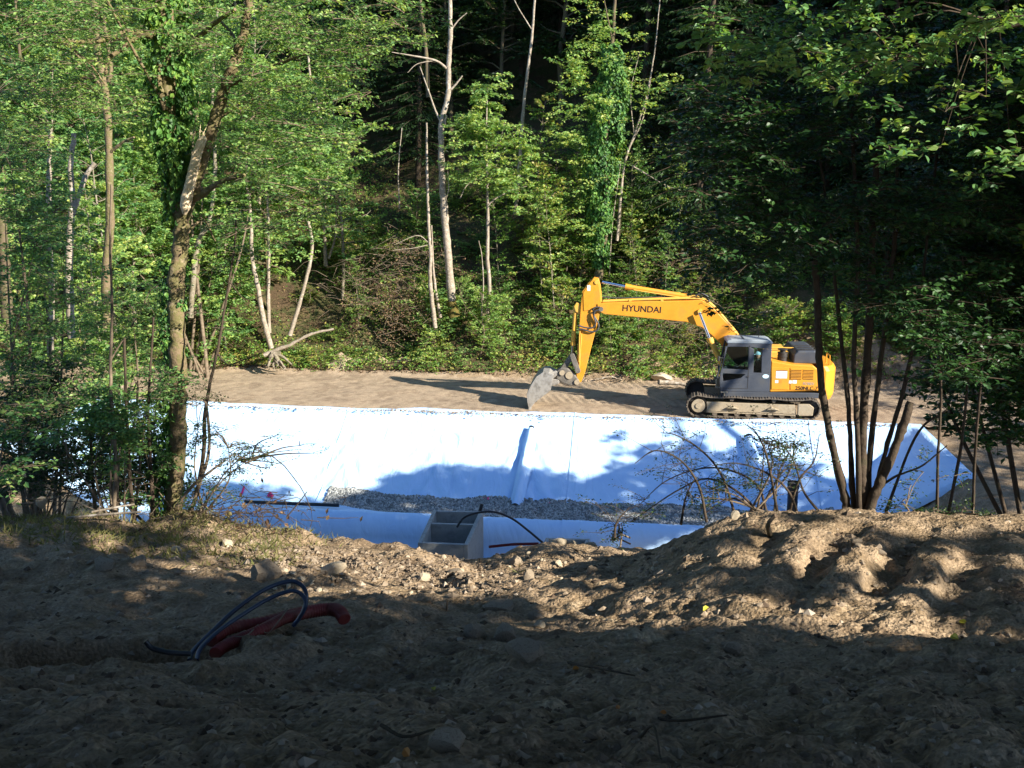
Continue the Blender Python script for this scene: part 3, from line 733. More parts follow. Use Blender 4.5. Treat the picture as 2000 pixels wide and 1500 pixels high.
# ---- cab
cab = empty("cab"); cab.parent = exc
YN, YF_ = 1.425, .40
P_ft = mp(1422, 671, YN); P_fb = mp(1405, 735, YN); P_fl = mp(1407.5, 764, YN); P_rb = (xc0, zy0-.01); P_rt = mp(1500, 671, YN)
ztop = mp(1460, 670, YN)[1]
def wframe(name, holes, outline, y0, y1, m):
    """panel with window openings, built as strips of a lattice"""
    bm = bmesh.new()
    for P in outline: prism_bm(bm, P, y0, y1)
    return bm_obj(name, bm, m, cab, bevel=.012)
def L(a, c, u): return (a[0]+(c[0]-a[0])*u, a[1]+(c[1]-a[1])*u)
w1 = [mp(*p, YN) for p in ((1418, 677), (1462, 677), (1461, 722.5), (1411.5, 720))]
w2 = [mp(*p, YN) for p in ((1411, 729), (1456, 731), (1446, 738.5), (1412.5, 744.5))]
w3 = [mp(*p, YN) for p in ((1473, 682), (1488, 682), (1487, 728), (1471.5, 728))]
zt = ztop-.02
def fx(z):   # front edge of the side panel at height z
    a, c = (P_fb, P_ft) if z > P_fb[1] else (P_fl, P_fb)
    u = (z-a[1])/(c[1]-a[1]+1e-9); return a[0]+(c[0]-a[0])*u
strips = []
strips.append([(P_ft[0], zt), (xc0, zt), (xc0, w3[0][1]), (w1[1][0], w1[0][1]), (fx(w1[0][1]), w1[0][1])])                       # header
strips.append([(fx(w1[0][1]), w1[0][1]-.001), w1[0], w1[3], (fx(w1[3][1]), w1[3][1])])                               # front pillar
strips.append([w1[1], w3[0], w3[3], (w1[2][0], w3[3][1])])                                                       # middle post
strips.append([(w3[1][0], w3[1][1]), (xc0, w3[1][1]), (xc0, w3[2][1]), (w3[2][0], w3[2][1])])                    # rear post
strips.append([(fx(w1[3][1]), w1[3][1]-.001), w1[3], w1[2], (w1[2][0], w3[3][1]), (xc0, w3[3][1]-.001), (xc0, w2[1][1]), w2[1], w2[0], (fx(w2[0][1]), w2[0][1])])
strips.append([(fx(w2[0][1]), w2[0][1]-.001), w2[0], w2[3], (fx(w2[3][1]), w2[3][1])])
strips.append([w2[1], (xc0, w2[1][1]-.001), (xc0, zy0), (fx(zy0), zy0), (fx(w2[3][1]), w2[3][1]-.001), w2[3], w2[2]])
wframe("side_panel", None, strips, YN-.05, YN, M['cab_grey'])
for wq, nm in ((w1, "side_window"), (w2, "side_window"), (w3, "rear_side_window")):
    prism(nm, [(x*1.0, z) for x, z in wq], YN-.035, YN-.028, M['glass'], cab, bevel=0)
# far side, back, roof, floor, windscreen posts
bm = bmesh.new(); 
prism_bm(bm, [(fx(zy0), zy0), (xc0, zy0), (xc0, zy0+.75), (fx(zy0+.75), zy0+.75)], YF_, YF_+.05)
prism_bm(bm, [(P_ft[0], zt), (xc0, zt), (xc0, zt-.12), (fx(zt-.12), zt-.12)], YF_, YF_+.05)
prism_bm(bm, [(xc0, zy0+.7), (xc0+.12, zy0+.7), (xc0+.12, zt-.1), (xc0, zt-.1)], YF_, YF_+.05)
prism_bm(bm, [(fx(zt), zt-.02), (fx(zt)-.09, zt-.02), (fx(zy0+.7)-.09, zy0+.7), (fx(zy0+.7), zy0+.7)], YF_, YF_+.05)
prism_bm(bm, [(xc0, zy0), (xc0+.05, zy0), (xc0+.05, zt-.5), (xc0, zt-.5)], YF_+.05, YN-.05)
prism_bm(bm, [(fx(zy0), zy0), (fx(zy0)-.05, zy0), (fx(zy0+.45)-.05, zy0+.45), (fx(zy0+.45), zy0+.45)], YF_+.05, YN-.05)
prism_bm(bm, [(fx(zy0), zy0-.03), (xc0, zy0-.03), (xc0, zy0+.04), (fx(zy0), zy0+.04)], YF_, YN-.052)
bm_obj("cab_frame", bm, M['cab_grey'], cab, bevel=.012)
prism("windscreen", [(fx(zy0+.46)-.02, zy0+.46), (fx(zt)-.02, zt-.02), (fx(zt)-.028, zt-.02), (fx(zy0+.46)-.028, zy0+.46)], YF_+.06, YN-.055, M['glass'], cab, bevel=0)
prism("far_window", [(fx(zy0+.76)-.1, zy0+.76), (xc0+.13, zy0+.76), (xc0+.13, zt-.13), (fx(zt-.13)-.1, zt-.13)], YF_+.02, YF_+.028, M['glass'], cab, bevel=0)
prism("cab_roof", [(P_ft[0]+.05, zt+.002), (xc0-.03, zt+.002), (xc0-.03, zt+.07), (xc0+.12, zt+.13), (P_ft[0]-.12, zt+.14), (P_ft[0]+.04, zt+.09)], YF_-.02, YN+.01, M['roof_grey'], cab, bevel=.035, seg=3)
xm = mp(1452, 663, 1.2)[0]
boxes("roof_hatch_seam", [(xm-.03, xm+.03, YF_+.2, YN-.1, zt+.13, zt+.15)], M['cab_grey'], cab, bevel=.005)
bm = bmesh.new(); xe, ze = mp(1495.5, 735, YN); vs = [bm.verts.new((xe+.115*math.cos(a), YN+.006, ze+.075*math.sin(a))) for a in np.arange(24)*2*math.pi/24]
bm.faces.new(vs); bm_obj("oval_sticker", bm, mat("sticker_white_blue", (.75,.82,.88), .4, .4, [(.45,.72,.85), (.85,.88,.9)], 14, 2), cab)
xg, zg = mp(1461, 731, YN)
boxes("door_handle", [(xg-.05, xg+.05, YN, YN+.03, zg-.1, zg-.07)], M['black_metal'], cab)
boxes("door_shut_line", [(w1[1][0]-.045, w1[1][0]-.028, YN+.0005, YN+.006, zy0+.12, zt-.06), (fx(zy0+.4)-.06, w1[1][0]-.03, YN+.0005, YN+.006, zy0+.11, zy0+.125)], M['black_metal'], cab, bevel=0)
xs_, zs_ = mp(1415, 757, YN)
boxes("step", [(xs_-.12, xs_+.14, YN+.002, YN+.10, zy0-.03, zy0-.0), (xs_-.02, xs_+.02, YN+.002, YN+.05, zy0-.16, zy0-.03)], M['tan_dust'], cab)
xr_, zr_ = mp(1400, 700, YN)
rod("grab_rail", [((fx(2.4)+.06, YN-.05, 2.4), (fx(1.5)+.08, YN-.05, 1.5), .016), ((fx(2.4)+.06, YN-.05, 2.4), (fx(2.4)-.05, YN-.02, 2.4), .014), ((fx(1.5)+.08, YN-.05, 1.5), (fx(1.5)-.04, YN-.02, 1.5), .014)], M['cab_grey'], cab)
rod("mirror_arm", [((fx(2.2)+.02, YN, 2.22), (fx(2.2)+.20, YN+.05, 2.26), .012), ((fx(2.2)+.20, YN+.05, 2.30), (fx(2.2)+.20, YN+.05, 2.12), .04)], M['black_metal'], cab)
rod("step_loop", [((fx(1.3)+.13, YN-.1, 1.42), (fx(1.3)+.13, YN-.1, 1.12), .014), ((fx(1.3)+.13, YN-.1, 1.12), (fx(1.3)-.05, YN-.05, 1.12), .014)], M['tan_dust'], cab)
# seat and console
boxes("seat", [(xc0+.22, xc0+.72, .68, 1.16, zy0+.34, zy0+.50), (xc0+.14, xc0+.27, .68, 1.16, zy0+.50, zy0+1.18)], M['black_metal'], cab, bevel=.04)
boxes("console", [(xc0+.30, xc0+.85, 1.18, 1.28, zy0+.42, zy0+.66), (xc0+.30, xc0+.85, .54, .64, zy0+.42, zy0+.66)], M['cab_grey'], cab, bevel=.02)
rod("lever", [((xc0+.78, 1.23, zy0+.66), (xc0+.84, 1.21, zy0+.90), .018), ((xc0+.78, .59, zy0+.66), (xc0+.84, .61, zy0+.90), .018)], M['black_metal'], cab)
rod("antenna", [((mp(1482, 655, .8)[0], .8, zt+.12), (mp(1482, 630, .8)[0], .8, zt+.62), .012)], M['black_metal'])

# ---- boom
YB = .15     # the boom sits right of the cab
def prism_c(name, pts, hw, m, parent=None, bevel=.02, yc=YB): return prism(name, [mp(a, b_, yc) for a, b_ in pts], yc-hw, yc+hw, m, parent, bevel)
boom = prism_c("boom", [(1166, 592), (1180, 589.5), (1250, 587), (1344, 585.5), (1368, 584), (1385, 592), (1410, 619), (1450, 662), (1462, 700), (1440, 712), (1428, 700), (1408, 672), (1388, 652), (1370, 638), (1339, 627), (1287, 622), (1230, 616.5), (1180, 612), (1168, 606)], .24, M['yellow'], bevel=.025)
def text_on(txt, px0, px1, py, yl, m, parent, name, shear=0., off=.006):
    cu = bpy.data.curves.new(name, 'FONT'); cu.body = txt; cu.extrude = .003; cu.shear = shear; cu.align_x = 'LEFT'; cu.size = 1; cu.offset = .012
    to = bpy.data.objects.new(name, cu); C.objects.link(to)
    bpy.context.view_layer.update(); wd = to.dimensions.x
    me = bpy.data.meshes.new_from_object(to); C.objects.unlink(to); bpy.data.objects.remove(to)
    a = mp(px0, py[0], yl); c = mp(px1, py[1], yl); ln = math.hypot(a[0]-c[0], a[1]-c[1]); k = ln/wd
    ob = bpy.data.objects.new(name, me); C.objects.link(ob); me.materials.append(m); ob.parent = parent
    ex = Vector(((c[0]-a[0])/ln, 0, (c[1]-a[1])/ln)); ey = Vector((0, 1, 0)); ez_ = ex.cross(ey)*-1
    up = ey.cross(ex)
    if up.z < 0: up = -up
    R = Matrix((ex, up, ex.cross(up))).transposed().to_4x4()
    ob.matrix_local = Matrix.Translation((a[0], yl+off, a[1])) @ R @ Matrix.Diagonal((k, k, k, 1))
    return ob
text_on("HYUNDAI", 1214.5, 1289.5, (607, 611), YB+.24, M['text'], boom, "lettering")
text_on("250NLC-7", 1553, 1597, (761, 762), 1.42, M['text'], eng, "lettering")
text_on("ROBEX", 1567, 1590, (751, 752), 1.42, M['text_grey'], eng, "lettering", .25)
def decal(px0, py0, px1, py1, yl, parent, m=None, name="decal"):
    a = mp(px0, py0, yl); c = mp(px1, py1, yl); bm = bmesh.new()
    vs = [bm.verts.new((x, yl+.003, z)) for x, z in ((a[0], a[1]), (c[0], a[1]), (c[0], c[1]), (a[0], c[1]))]; bm.faces.new(vs); return bm_obj(name, bm, m or M['decal'], parent)
decal(1516, 724.5, 1537, 739, 1.419, eng); decal(1516, 723, 1537, 724.3, 1.419, eng, M['text'], "decal_bar")
decal(1514, 742.5, 1520, 748, 1.419, eng); decal(1522, 743, 1527, 748, 1.419, eng, mat("orange_decal", (.75,.22,.03), .5))
decal(1541, 743, 1546, 749, 1.419, eng); decal(1548, 742.5, 1556, 749, 1.419, eng, M['decal'])
# small pipes along the top of the boom
def on_boom(px, py, y, dz=0): p = mp(px, py, y); return (p[0], y, p[1]+dz)
b = MB()
for yo_, dz in ((YB+.20, .0), (YB+.12, .035)):
    b.tube(smooth_path([on_boom(*p, yo_, dz) for p in ((1178, 589), (1240, 586), (1300, 584), (1350, 583), (1376, 586), (1398, 603), (1430, 640), (1448, 662))], 30), .028, 8)
o = b.build("boom_pipes", M['yellow_dusty']); o.parent = exc
b = MB(); b.tube(smooth_path([on_boom(*p, YB+.05) for p in ((1176, 580), (1210, 582), (1260, 580.5), (1320, 580), (1350, 578))], 20), .022, 8); o = b.build("hose", M['hose']); o.parent = exc
for px in (1230, 1292): boxes("pipe_clamp", [(mp(px, 586, YB)[0]-.05, mp(px, 586, YB)[0]+.05, YB+.09, YB+.24, mp(px, 586, YB)[1]-.03, mp(px, 586, YB)[1]+.05)], M['yellow_dusty'])
# pins
def pin(name, px, py, y0, y1, r, m, parent=None):
    p = mp(px, py, (y0+y1)/2); return rod(name, [((p[0], y0, p[1]), (p[0], y1, p[1]), r)], m, parent)
pin("boom_pin", 1174, 602, YB-.30, YB+.30, .085, M['link_steel']); pin("boom_pin", 1366, 606, YB-.32, YB+.32, .09, M['yellow_dusty'])
prism_c("stick_cylinder_bracket", [(1335, 586), (1345, 577), (1362, 577), (1372, 585)], .13, M['yellow_dusty'])
# stick cylinder
A = mp(1176, 550.5, YB); B_ = mp(1226, 560.5, YB); D_ = mp(1345, 579.5, YB)
rod("stick_cylinder_rod", [(m3(A, YB), m3(B_, YB), .05)], M['chrome'])
rod("stick_cylinder", [(m3(L(A, B_, .93), YB), m3(D_, YB), .095), (m3(L(A, B_, .9), YB), m3(L(A, B_, 1.12), YB), .115), (m3(L(B_, D_, .94), YB-.0), m3(L(B_, D_, 1.01), YB), .105)], M['yellow'])
rod("cylinder_line", [((L(B_, D_, .1)[0], YB+.11, L(B_, D_, .1)[1]-.06), (L(B_, D_, .9)[0], YB+.11, L(B_, D_, .9)[1]-.06), .02)], M['yellow_dusty'])
# boom cylinders
for yb in (YB+.42, YB-.42):
    A = mp(1366, 610, yb); B_ = mp(1387, 664, yb); D_ = mp(1412, 716, yb)
    rod("boom_cylinder_rod", [(m3(A, yb), m3(B_, yb), .052)], M['chrome'])
    rod("boom_cylinder", [(m3(L(A, B_, .95), yb), m3(D_, yb), .10), (m3(L(A, B_, .93), yb), m3(L(A, B_, 1.08), yb), .125)], M['yellow_dusty'])
# stick
stick = prism_c("stick", [(1160, 541.5), (1169, 543), (1173, 556), (1176, 588), (1174, 600), (1169, 622), (1142, 728), (1135, 745), (1127, 745), (1125, 720), (1130, 660), (1133, 612), (1137, 569), (1150, 551)], .18, M['yellow'], bevel=.022)
prism_c("stick_side_plate", [(1158, 544), (1168, 546), (1171, 560), (1174, 588), (1172, 600), (1160, 603), (1140, 606), (1139, 571), (1150, 554)], .205, M['yellow'], bevel=.015)
pin("stick_pin", 1165, 550, YB-.24, YB+.24, .075, M['yellow_dusty'])
decal(1147, 557, 1153, 568, YB+.207, stick)
A = mp(1124.5, 600, YB); B_ = mp(1119, 672, YB); D_ = mp(1117, 694, YB)
rod("bucket_cylinder", [(m3(A, YB), m3(B_, YB), .085), (m3(L(A, B_, .94), YB), m3(L(A, B_, 1.03), YB), .10)], M['yellow_dusty'])
rod("bucket_cylinder_rod", [(m3(B_, YB), m3(D_, YB), .045)], M['chrome'])
prism_c("cylinder_bracket", [(1136, 594), (1126, 590), (1121, 598), (1124, 608), (1135, 614)], .12, M['yellow_dusty'])
for j, P in enumerate(([(1172, 598), (1160, 600), (1159, 612), (1168, 628), (1169, 640), (1158, 646), (1138, 641), (1130, 640)], [(1170, 603), (1162, 606), (1160, 616), (1164, 630), (1156, 638), (1142, 637), (1130, 633)], [(1357, 576), (1368, 572), (1380, 577), (1384, 588)])):
    b = MB(); b.tube(smooth_path([(mp(*p, YB)[0], YB+.26+.04*(j % 2), mp(*p, YB)[1]) for p in P], 30), .03, 8); o = b.build("hydraulic_hose", M['hose']); o.parent = exc
b = MB(); b.tube([(mp(*p, YB)[0], YB+.215, mp(*p, YB)[1]) for p in ((1133, 640), (1132, 662), (1131, 705))], .022, 8)
b.tube([(mp(*p, YB)[0], YB+.215, mp(*p, YB)[1]) for p in ((1136, 650), (1134, 680), (1132, 715))], .018, 8); o = b.build("stick_pipes", M['yellow_dusty']); o.parent = exc
# linkage and quick coupler
def bars(name, L_, m):
    bm = bmesh.new()
    for (a, c, w0, w1_, y0, y1) in L_:
        A = np.array(mp(*a, YB)); B2 = np.array(mp(*c, YB)); d = nrm(B2-A); n_ = np.array([-d[1], d[0]])
        P = []
        for t in np.linspace(math.pi/2, 3*math.pi/2, 6): P.append(tuple(A+w0*(math.cos(t)*d+math.sin(t)*n_)))
        for t in np.linspace(-math.pi/2, math.pi/2, 6): P.append(tuple(B2+w1_*(math.cos(t)*d+math.sin(t)*n_)))
        prism_bm(bm, P, YB+y0, YB+y1)
    return bm_obj(name, bm, m, exc, bevel=.012)
bars("tipping_link", [((1118, 692), (1129, 722), .09, .10, .20, .27), ((1118, 692), (1129, 722), .09, .10, -.27, -.20)], M['link_steel'])
bars("bucket_link", [((1117, 694), (1097, 724), .09, .10, -.13, .13)], M['link_steel'])
prism_c("quick_coupler", [(1088, 722), (1096, 716), (1110, 717), (1121, 726), (1133, 742), (1128, 751), (1112, 752), (1098, 746), (1086, 738)], .20, M['link_steel'], bevel=.05)
pin("coupler_pin", 1098, 726, YB-.25, YB+.25, .10, M['tan_dust']); pin("coupler_pin", 1127, 744, YB-.25, YB+.25, .10, M['tan_dust']); pin("coupler_pin", 1112, 731, YB-.235, YB+.235, .14, M['tan_dust'])
# bucket: curved shell, side plates, cutting edge
out = [(1083, 726), (1074, 721), (1062, 721), (1050, 729), (1039, 746), (1031, 763), (1032, 778), (1036, 794)]
inn = [(1038, 792), (1036, 778), (1036.5, 765), (1043, 749), (1053, 733), (1063, 726), (1073, 726), (1080, 730)]
BW = .62
bm = bmesh.new()
Po = [mp(*p, YB) for p in out]; Pi = [mp(*p, YB) for p in inn]
prism_bm(bm, Po+Pi, YB-BW, YB+BW); bm_obj("bucket_shell", bm, M['bucket_steel'], exc, bevel=.01)
sidep = [mp(*p, YB) for p in ((1082, 728), (1074, 723), (1062, 723), (1051, 731), (1040, 747), (1033.5, 763), (1034.5, 778), (1037, 792), (1048, 778), (1077, 756))]
for y0 in (-BW-.003, BW-.035): prism("bucket_side", sidep, YB+y0, YB+y0+.038, M['bucket_steel'], bevel=.008)
bars("bucket_ears", [((1085, 727), (1072, 735), .10, .16, .15, .20), ((1085, 727), (1072, 735), .10, .16, -.20, -.15), ((1088, 744), (1073, 745), .10, .16, .15, .20), ((1088, 744), (1073, 745), .10, .16, -.20, -.15)], M['bucket_steel'])
Pe = mp(1036, 795, YB)
boxes("cutting_edge", [(Pe[0]-.06, Pe[0]+.03, YB-BW-.02, YB+BW+.02, Pe[1]-.05, Pe[1]+.12)], M['bucket_steel'])

# ---- operator, seated in the cab (a thing of its own)
def skin_body(name, V, Ed, R, m, sub=2):
    me = bpy.data.meshes.new(name); me.from_pydata(V, Ed, []); ob = bpy.data.objects.new(name, me); C.objects.link(ob)
    sk = ob.modifiers.new("skin", 'SKIN'); sk.use_smooth_shade = True
    for i, r in enumerate(R): me.skin_vertices[0].data[i].radius = (r, r) if not isinstance(r, tuple) else r
    me.skin_vertices[0].data[0].use_root = True
    ss = ob.modifiers.new("sub", 'SUBSURF'); ss.levels = sub; ss.render_levels = sub
    me.materials.append(m); return ob
op = empty("person"); hipx = xc0+.36; zhp = zy0+.60
wp = MC+FW*hipx+LF*.92; op.location = (wp[0], wp[1], MC[2]+zhp); op.rotation_euler = (0, 0, math.pi-PSI)
tag(op, "operator in dark clothes and pale blue cap sitting behind the excavator's side glass", "person")
V = [(0,0,0),(.02,0,.18),(.03,0,.36),(.03,0,.46),(.05,0,.54),
     (.05,.11,-.01),(.42,.12,.03),(.46,.12,-.38),(.58,.12,-.42),(.05,-.11,-.01),(.42,-.12,.03),(.46,-.12,-.38),(.58,-.12,-.42),
     (.03,.19,.42),(.08,.25,.17),(.32,.24,.12),(.03,-.19,.42),(.08,-.25,.17),(.32,-.24,.12)]
Ed = [(0,1),(1,2),(2,3),(3,4),(0,5),(5,6),(6,7),(7,8),(0,9),(9,10),(10,11),(11,12),(2,13),(13,14),(14,15),(2,16),(16,17),(17,18)]
R = [.15,.145,.16,.10,.055,.095,.075,.055,.045,.095,.075,.055,.045,.07,.052,.04,.07,.052,.04]
o = skin_body("clothed_body", V, Ed, R, mat("dark_work_clothes", (.03,.045,.05), .9, .2, [(.05,.07,.075)], 6)); o.parent = op
skinm = mat("skin", (.52,.28,.19), .6, .35)
bm = bmesh.new(); bmesh.ops.create_uvsphere(bm, u_segments=20, v_segments=14, radius=1)
for v in bm.verts:
    x, y, z = v.co; v.co = (x*.105+(.012 if x > .6 and abs(z) < .3 and abs(y) < .3 else 0)+.06, y*.078*(1-.25*(z < 0)*abs(z)), z*.125+.66)
    if x > .9 and abs(z+.1) < .25: v.co.x += .02
bmesh.ops.create_icosphere(bm, subdivisions=1, radius=.022, matrix=Matrix.Translation((.05, .08, .66))); bmesh.ops.create_icosphere(bm, subdivisions=1, radius=.022, matrix=Matrix.Translation((.05, -.08, .66)))
o = bm_obj("head", bm, skinm, op, smooth=True)
bm = bmesh.new(); bmesh.ops.create_uvsphere(bm, u_segments=20, v_segments=10, radius=1)
bmesh.ops.delete(bm, geom=[v for v in bm.verts if v.co.z < -.12], context='VERTS')
for v in bm.verts: x, y, z = v.co; v.co = (x*.118+.055, y*.09, z*.115+.70)
prism_bm(bm, [(.14, .70), (.24, .685), (.24, .695), (.14, .725)], -.06, .06)
bm_obj("cap", bm, mat("pale_blue_cap", (.18,.45,.62), .8, .2, [(.5,.66,.72)], 18, 2), op, smooth=True)
for sy in (.24, -.24):
    bm = bmesh.new()
    for k in range(4):
        b_ = bmesh.ops.create_cone(bm, segments=6, radius1=.012, radius2=.010, depth=.06, cap_ends=True, matrix=Matrix.Translation((.40+.01*k*(1.5-k), sy-.024+.016*k, .11)) @ Matrix.Rotation(math.radians(100), 4, 'Y'))
    bmesh.ops.create_cone(bm, segments=6, radius1=.014, radius2=.011, depth=.05, cap_ends=True, matrix=Matrix.Translation((.35, sy*(1-.16), .13)) @ Matrix.Rotation(math.radians(60), 4, 'Y'))
    bmesh.ops.create_uvsphere(bm, u_segments=10, v_segments=6, radius=.042, matrix=Matrix.Translation((.35, sy, .118)) @ Matrix.Diagonal((1.1, .9, .5, 1)))
    bm_obj("hand", bm, skinm, op, smooth=True)

# ================================================================== things on the foreground soil
rng = np.random.default_rng(11)
def fore_xyz(px, py, dz=0.): p = hit_fore(px, py); return p+np.array([0, 0, dz])
def stone_mesh(name, m, seed, sub=3, rough=.22):
    bm = bmesh.new(); bmesh.ops.create_icosphere(bm, subdivisions=sub, radius=1)
    r = np.random.default_rng(seed); pl = [(nrm(r.normal(size=3)), r.uniform(.52, .85)) for _ in range(11)]
    off = r.uniform(0, 50, 3)
    from mathutils import noise
    for v in bm.verts:
        c = np.array(v.co)
        for n_, d in pl:
            e = np.dot(c, n_)-d
            if e > 0: c = c-n_*e*.97
        c = c*(1+rough*noise.noise(Vector(c*1.4+off))+.06*noise.noise(Vector(c*5+off)))
        v.co = c
    me = bpy.data.meshes.new(name); bm.to_mesh(me); bm.free(); me.materials.append(m)
    for p in me.polygons: p.use_smooth = True
    me.set_sharp_from_angle(angle=math.radians(28))
    return me
SM = [stone_mesh("stone_%s" % "abcdefgh"[i], M['stone'], i, 2) for i in range(6)]
SP = [stone_mesh("pale_stone_%s" % "ab"[i], M['stone_pale'], 20+i, 2) for i in range(2)]
def put_stone(px, py, wpx, hpx, label, pale=False, group=None, name="stone", rz=None, sink=.3, P=None, asp=1.):
    p = fore_xyz(px, py) if P is None else P; d = np.linalg.norm(p-np.array([0, 0, CAMZ])); w_ = wpx/2000*d/2; h_ = hpx/2000*d/2
    me = (SP if pale else SM)[int(rng.integers(0, 2 if pale else 6))]
    o = bpy.data.objects.new(name, me); C.objects.link(o); o.location = (p[0], p[1], p[2]+h_*(.55-sink)); o.scale = (w_*1.15, w_*.95*asp, h_*1.5)
    o.rotation_euler = (rng.uniform(-.25, .25), rng.uniform(-.25, .25), rng.uniform(-.4, .4) if rz is None else rz)
    tag(o, label, "stone", group); return o
put_stone(1018, 1278, 78, 46, "long brown boulder lying tilted in the middle of the shaded soil", rz=-.5)
put_stone(985, 1252, 44, 52, "dark upright rock leaning against the long brown boulder")
put_stone(928, 1240, 44, 26, "smooth brown stone left of the leaning rock")
put_stone(972, 1190, 66, 28, "flat grey boulder at the shadow's edge above the brown boulder")
put_stone(1053, 1226, 22, 15, "small pale stone above the long brown boulder", True)
put_stone(1046, 1210, 30, 16, "grey stone behind the small pale stone in the shade")
put_stone(872, 1462, 74, 46, "dark rounded boulder near the bottom edge of the picture")
put_stone(1430, 1275, 36, 26, "pale grey stone alone on the shaded foot of the mound")
put_stone(524, 1128, 58, 44, "large rounded boulder just behind the black hoses")
put_stone(443, 1069, 22, 18, "bright yellowish stone on the dry grass edge", True)
put_stone(345, 1079, 19, 15, "pale round stone left of the bright yellowish stone", True)
put_stone(275, 1103, 34, 22, "grey stone half buried in the shaded bank", )
put_stone(238, 1080, 22, 16, "small grey stone in the shaded grass edge")
put_stone(205, 1110, 44, 24, "long pale stone on the shaded left bank")
put_stone(83, 978, 20, 20, "whitish stone among the dry grass at far left", True, P=at(83, 985, 15.2))
put_stone(650, 1120, 58, 26, "broad pale flat boulder in the sunlit stone strip", True)
put_stone(1138, 1116, 22, 22, "round tan stone, left of a pair at the end of the sunlit strip")
put_stone(1157, 1117, 20, 17, "round tan stone, right of a pair at the end of the sunlit strip")
put_stone(1172, 1113, 14, 12, "small tan stone just right of the round pair")
put_stone(1034, 1131, 22, 26, "angular ochre stone standing up in the sunlit soil")
put_stone(1006, 1102, 28, 22, "reddish rounded stone on the sunlit soil below the crest")
put_stone(885, 1122, 34, 18, "rusty flat stone at the middle of the sunlit strip")
put_stone(828, 1133, 26, 16, "bright flat stone leading the sunlit strip", True)
put_stone(1314, 1078, 13, 12, "single white stone on the left flank of the mound", True)
put_stone(706, 1038, 26, 14, "dark clod on the crest against the fabric", )
for (px, py, w_, h_, nm) in ((1093, 1066, 34, 22, "sunlit lumpy yellow rock nearest the buried chamber"), (1116, 1068, 26, 20, "middle lumpy yellow rock behind the crest"), (1150, 1072, 30, 22, "rightmost lumpy yellow rock behind the crest")):
    put_stone(px, py, w_, h_, nm, True, P=at(px, py, 16.2)+np.array([0, 0, -.02]))
put_stone(1360, 1016, 26, 22, "tan boulder standing on the mound's left shoulder")
put_stone(1310, 1035, 30, 20, "brown clod on the mound's left shoulder")
put_stone(1436, 1015, 18, 20, "upright pale stone on the crest of the mound", True)
put_stone(1345, 1032, 42, 30, "big rounded clod on the mound's left shoulder beside the tan boulder")
# scattered stones and clods that nothing singles out
def scatter(n, x0, x1, y0, y1, smin, smax, label, group, pale, seed, name="stone"):
    r = np.random.default_rng(seed); k = 0
    while k < n:
        px, py = r.uniform(x0, x1), r.uniform(y0, y1); p = hit_fore(px, py); d = np.linalg.norm(p-np.array([0, 0, CAMZ]))
        w_ = r.uniform(smin, smax)*(r.random()**1.5*.6+.5); me = (SP if (pale and r.random() < .6) else SM)[int(r.integers(0, 2))]
        o = bpy.data.objects.new(name, me); C.objects.link(o); s_ = w_/4000*d
        o.location = (p[0], p[1], p[2]+s_*.15); o.scale = (s_, s_*r.uniform(.7, 1.1), s_*r.uniform(.5, .85)); o.rotation_euler = (r.uniform(-.5, .5), r.uniform(-.5, .5), r.uniform(0, 6))
        tag(o, label, "stone", group); k += 1
scatter(75, 500, 960, 1085, 1165, 10, 20, "pale broken stone in the sunlit strip of rubble", "broken stones in the sunlit strip", True, 3)
scatter(40, 900, 1300, 1080, 1135, 9, 17, "tan stone strewn below the crest near the middle", "stones strewn below the crest", True, 4)
scatter(55, 1320, 2000, 1030, 1240, 10, 24, "earth clod on the sunlit face of the mound", "clods on the mound", False, 5, "clod")
scatter(60, 0, 1000, 1190, 1480, 9, 24, "dull stone lying in the shaded left foreground", "stones in the shaded left foreground", False, 6)
scatter(50, 1000, 2000, 1260, 1490, 9, 26, "dull stone lying in the shaded right foreground", "stones in the shaded right foreground", False, 7)
scatter(22, 60, 420, 1075, 1170, 10, 22, "grey stone on the shaded bank left of the ducts", "stones on the shaded left bank", False, 8)
# fine crumbs, pebbles
n = 11000; r = np.random.default_rng(9)
yp = 1.9*np.exp(r.random(n)*math.log(17/1.9)); xp = yp*r.uniform(-.6, .6, n)
strip = (r.random(n) < .0)
P = np.stack([xp, yp, fore_z(xp, yp)], -1); R = (.006+.034*r.random(n)**4)*(.55+yp/14)
b = MB(); rocks(b, P, R, r, .7)
px_ = r.uniform(430, 980, 2600); t_ = (px_-430)/550; py_ = 1075+t_*58+r.normal(size=2600)*17
Q = []
for a_, c_ in zip(px_[:1100], py_[:1100]): Q.append(hit_fore(a_, min(max(c_, 1062), 1180)))
Q = np.array(Q); rocks(b, Q+[0, 0, .01], .012+.034*r.random(len(Q))**2.2, r, .7, tints=.3+.55*r.random(len(Q)))
o = b.build("pebbles", M['pebble'], smooth=False); tag(o, "fine crumbs and pebbles strewn over the loose soil", "pebbles", kind="stuff")

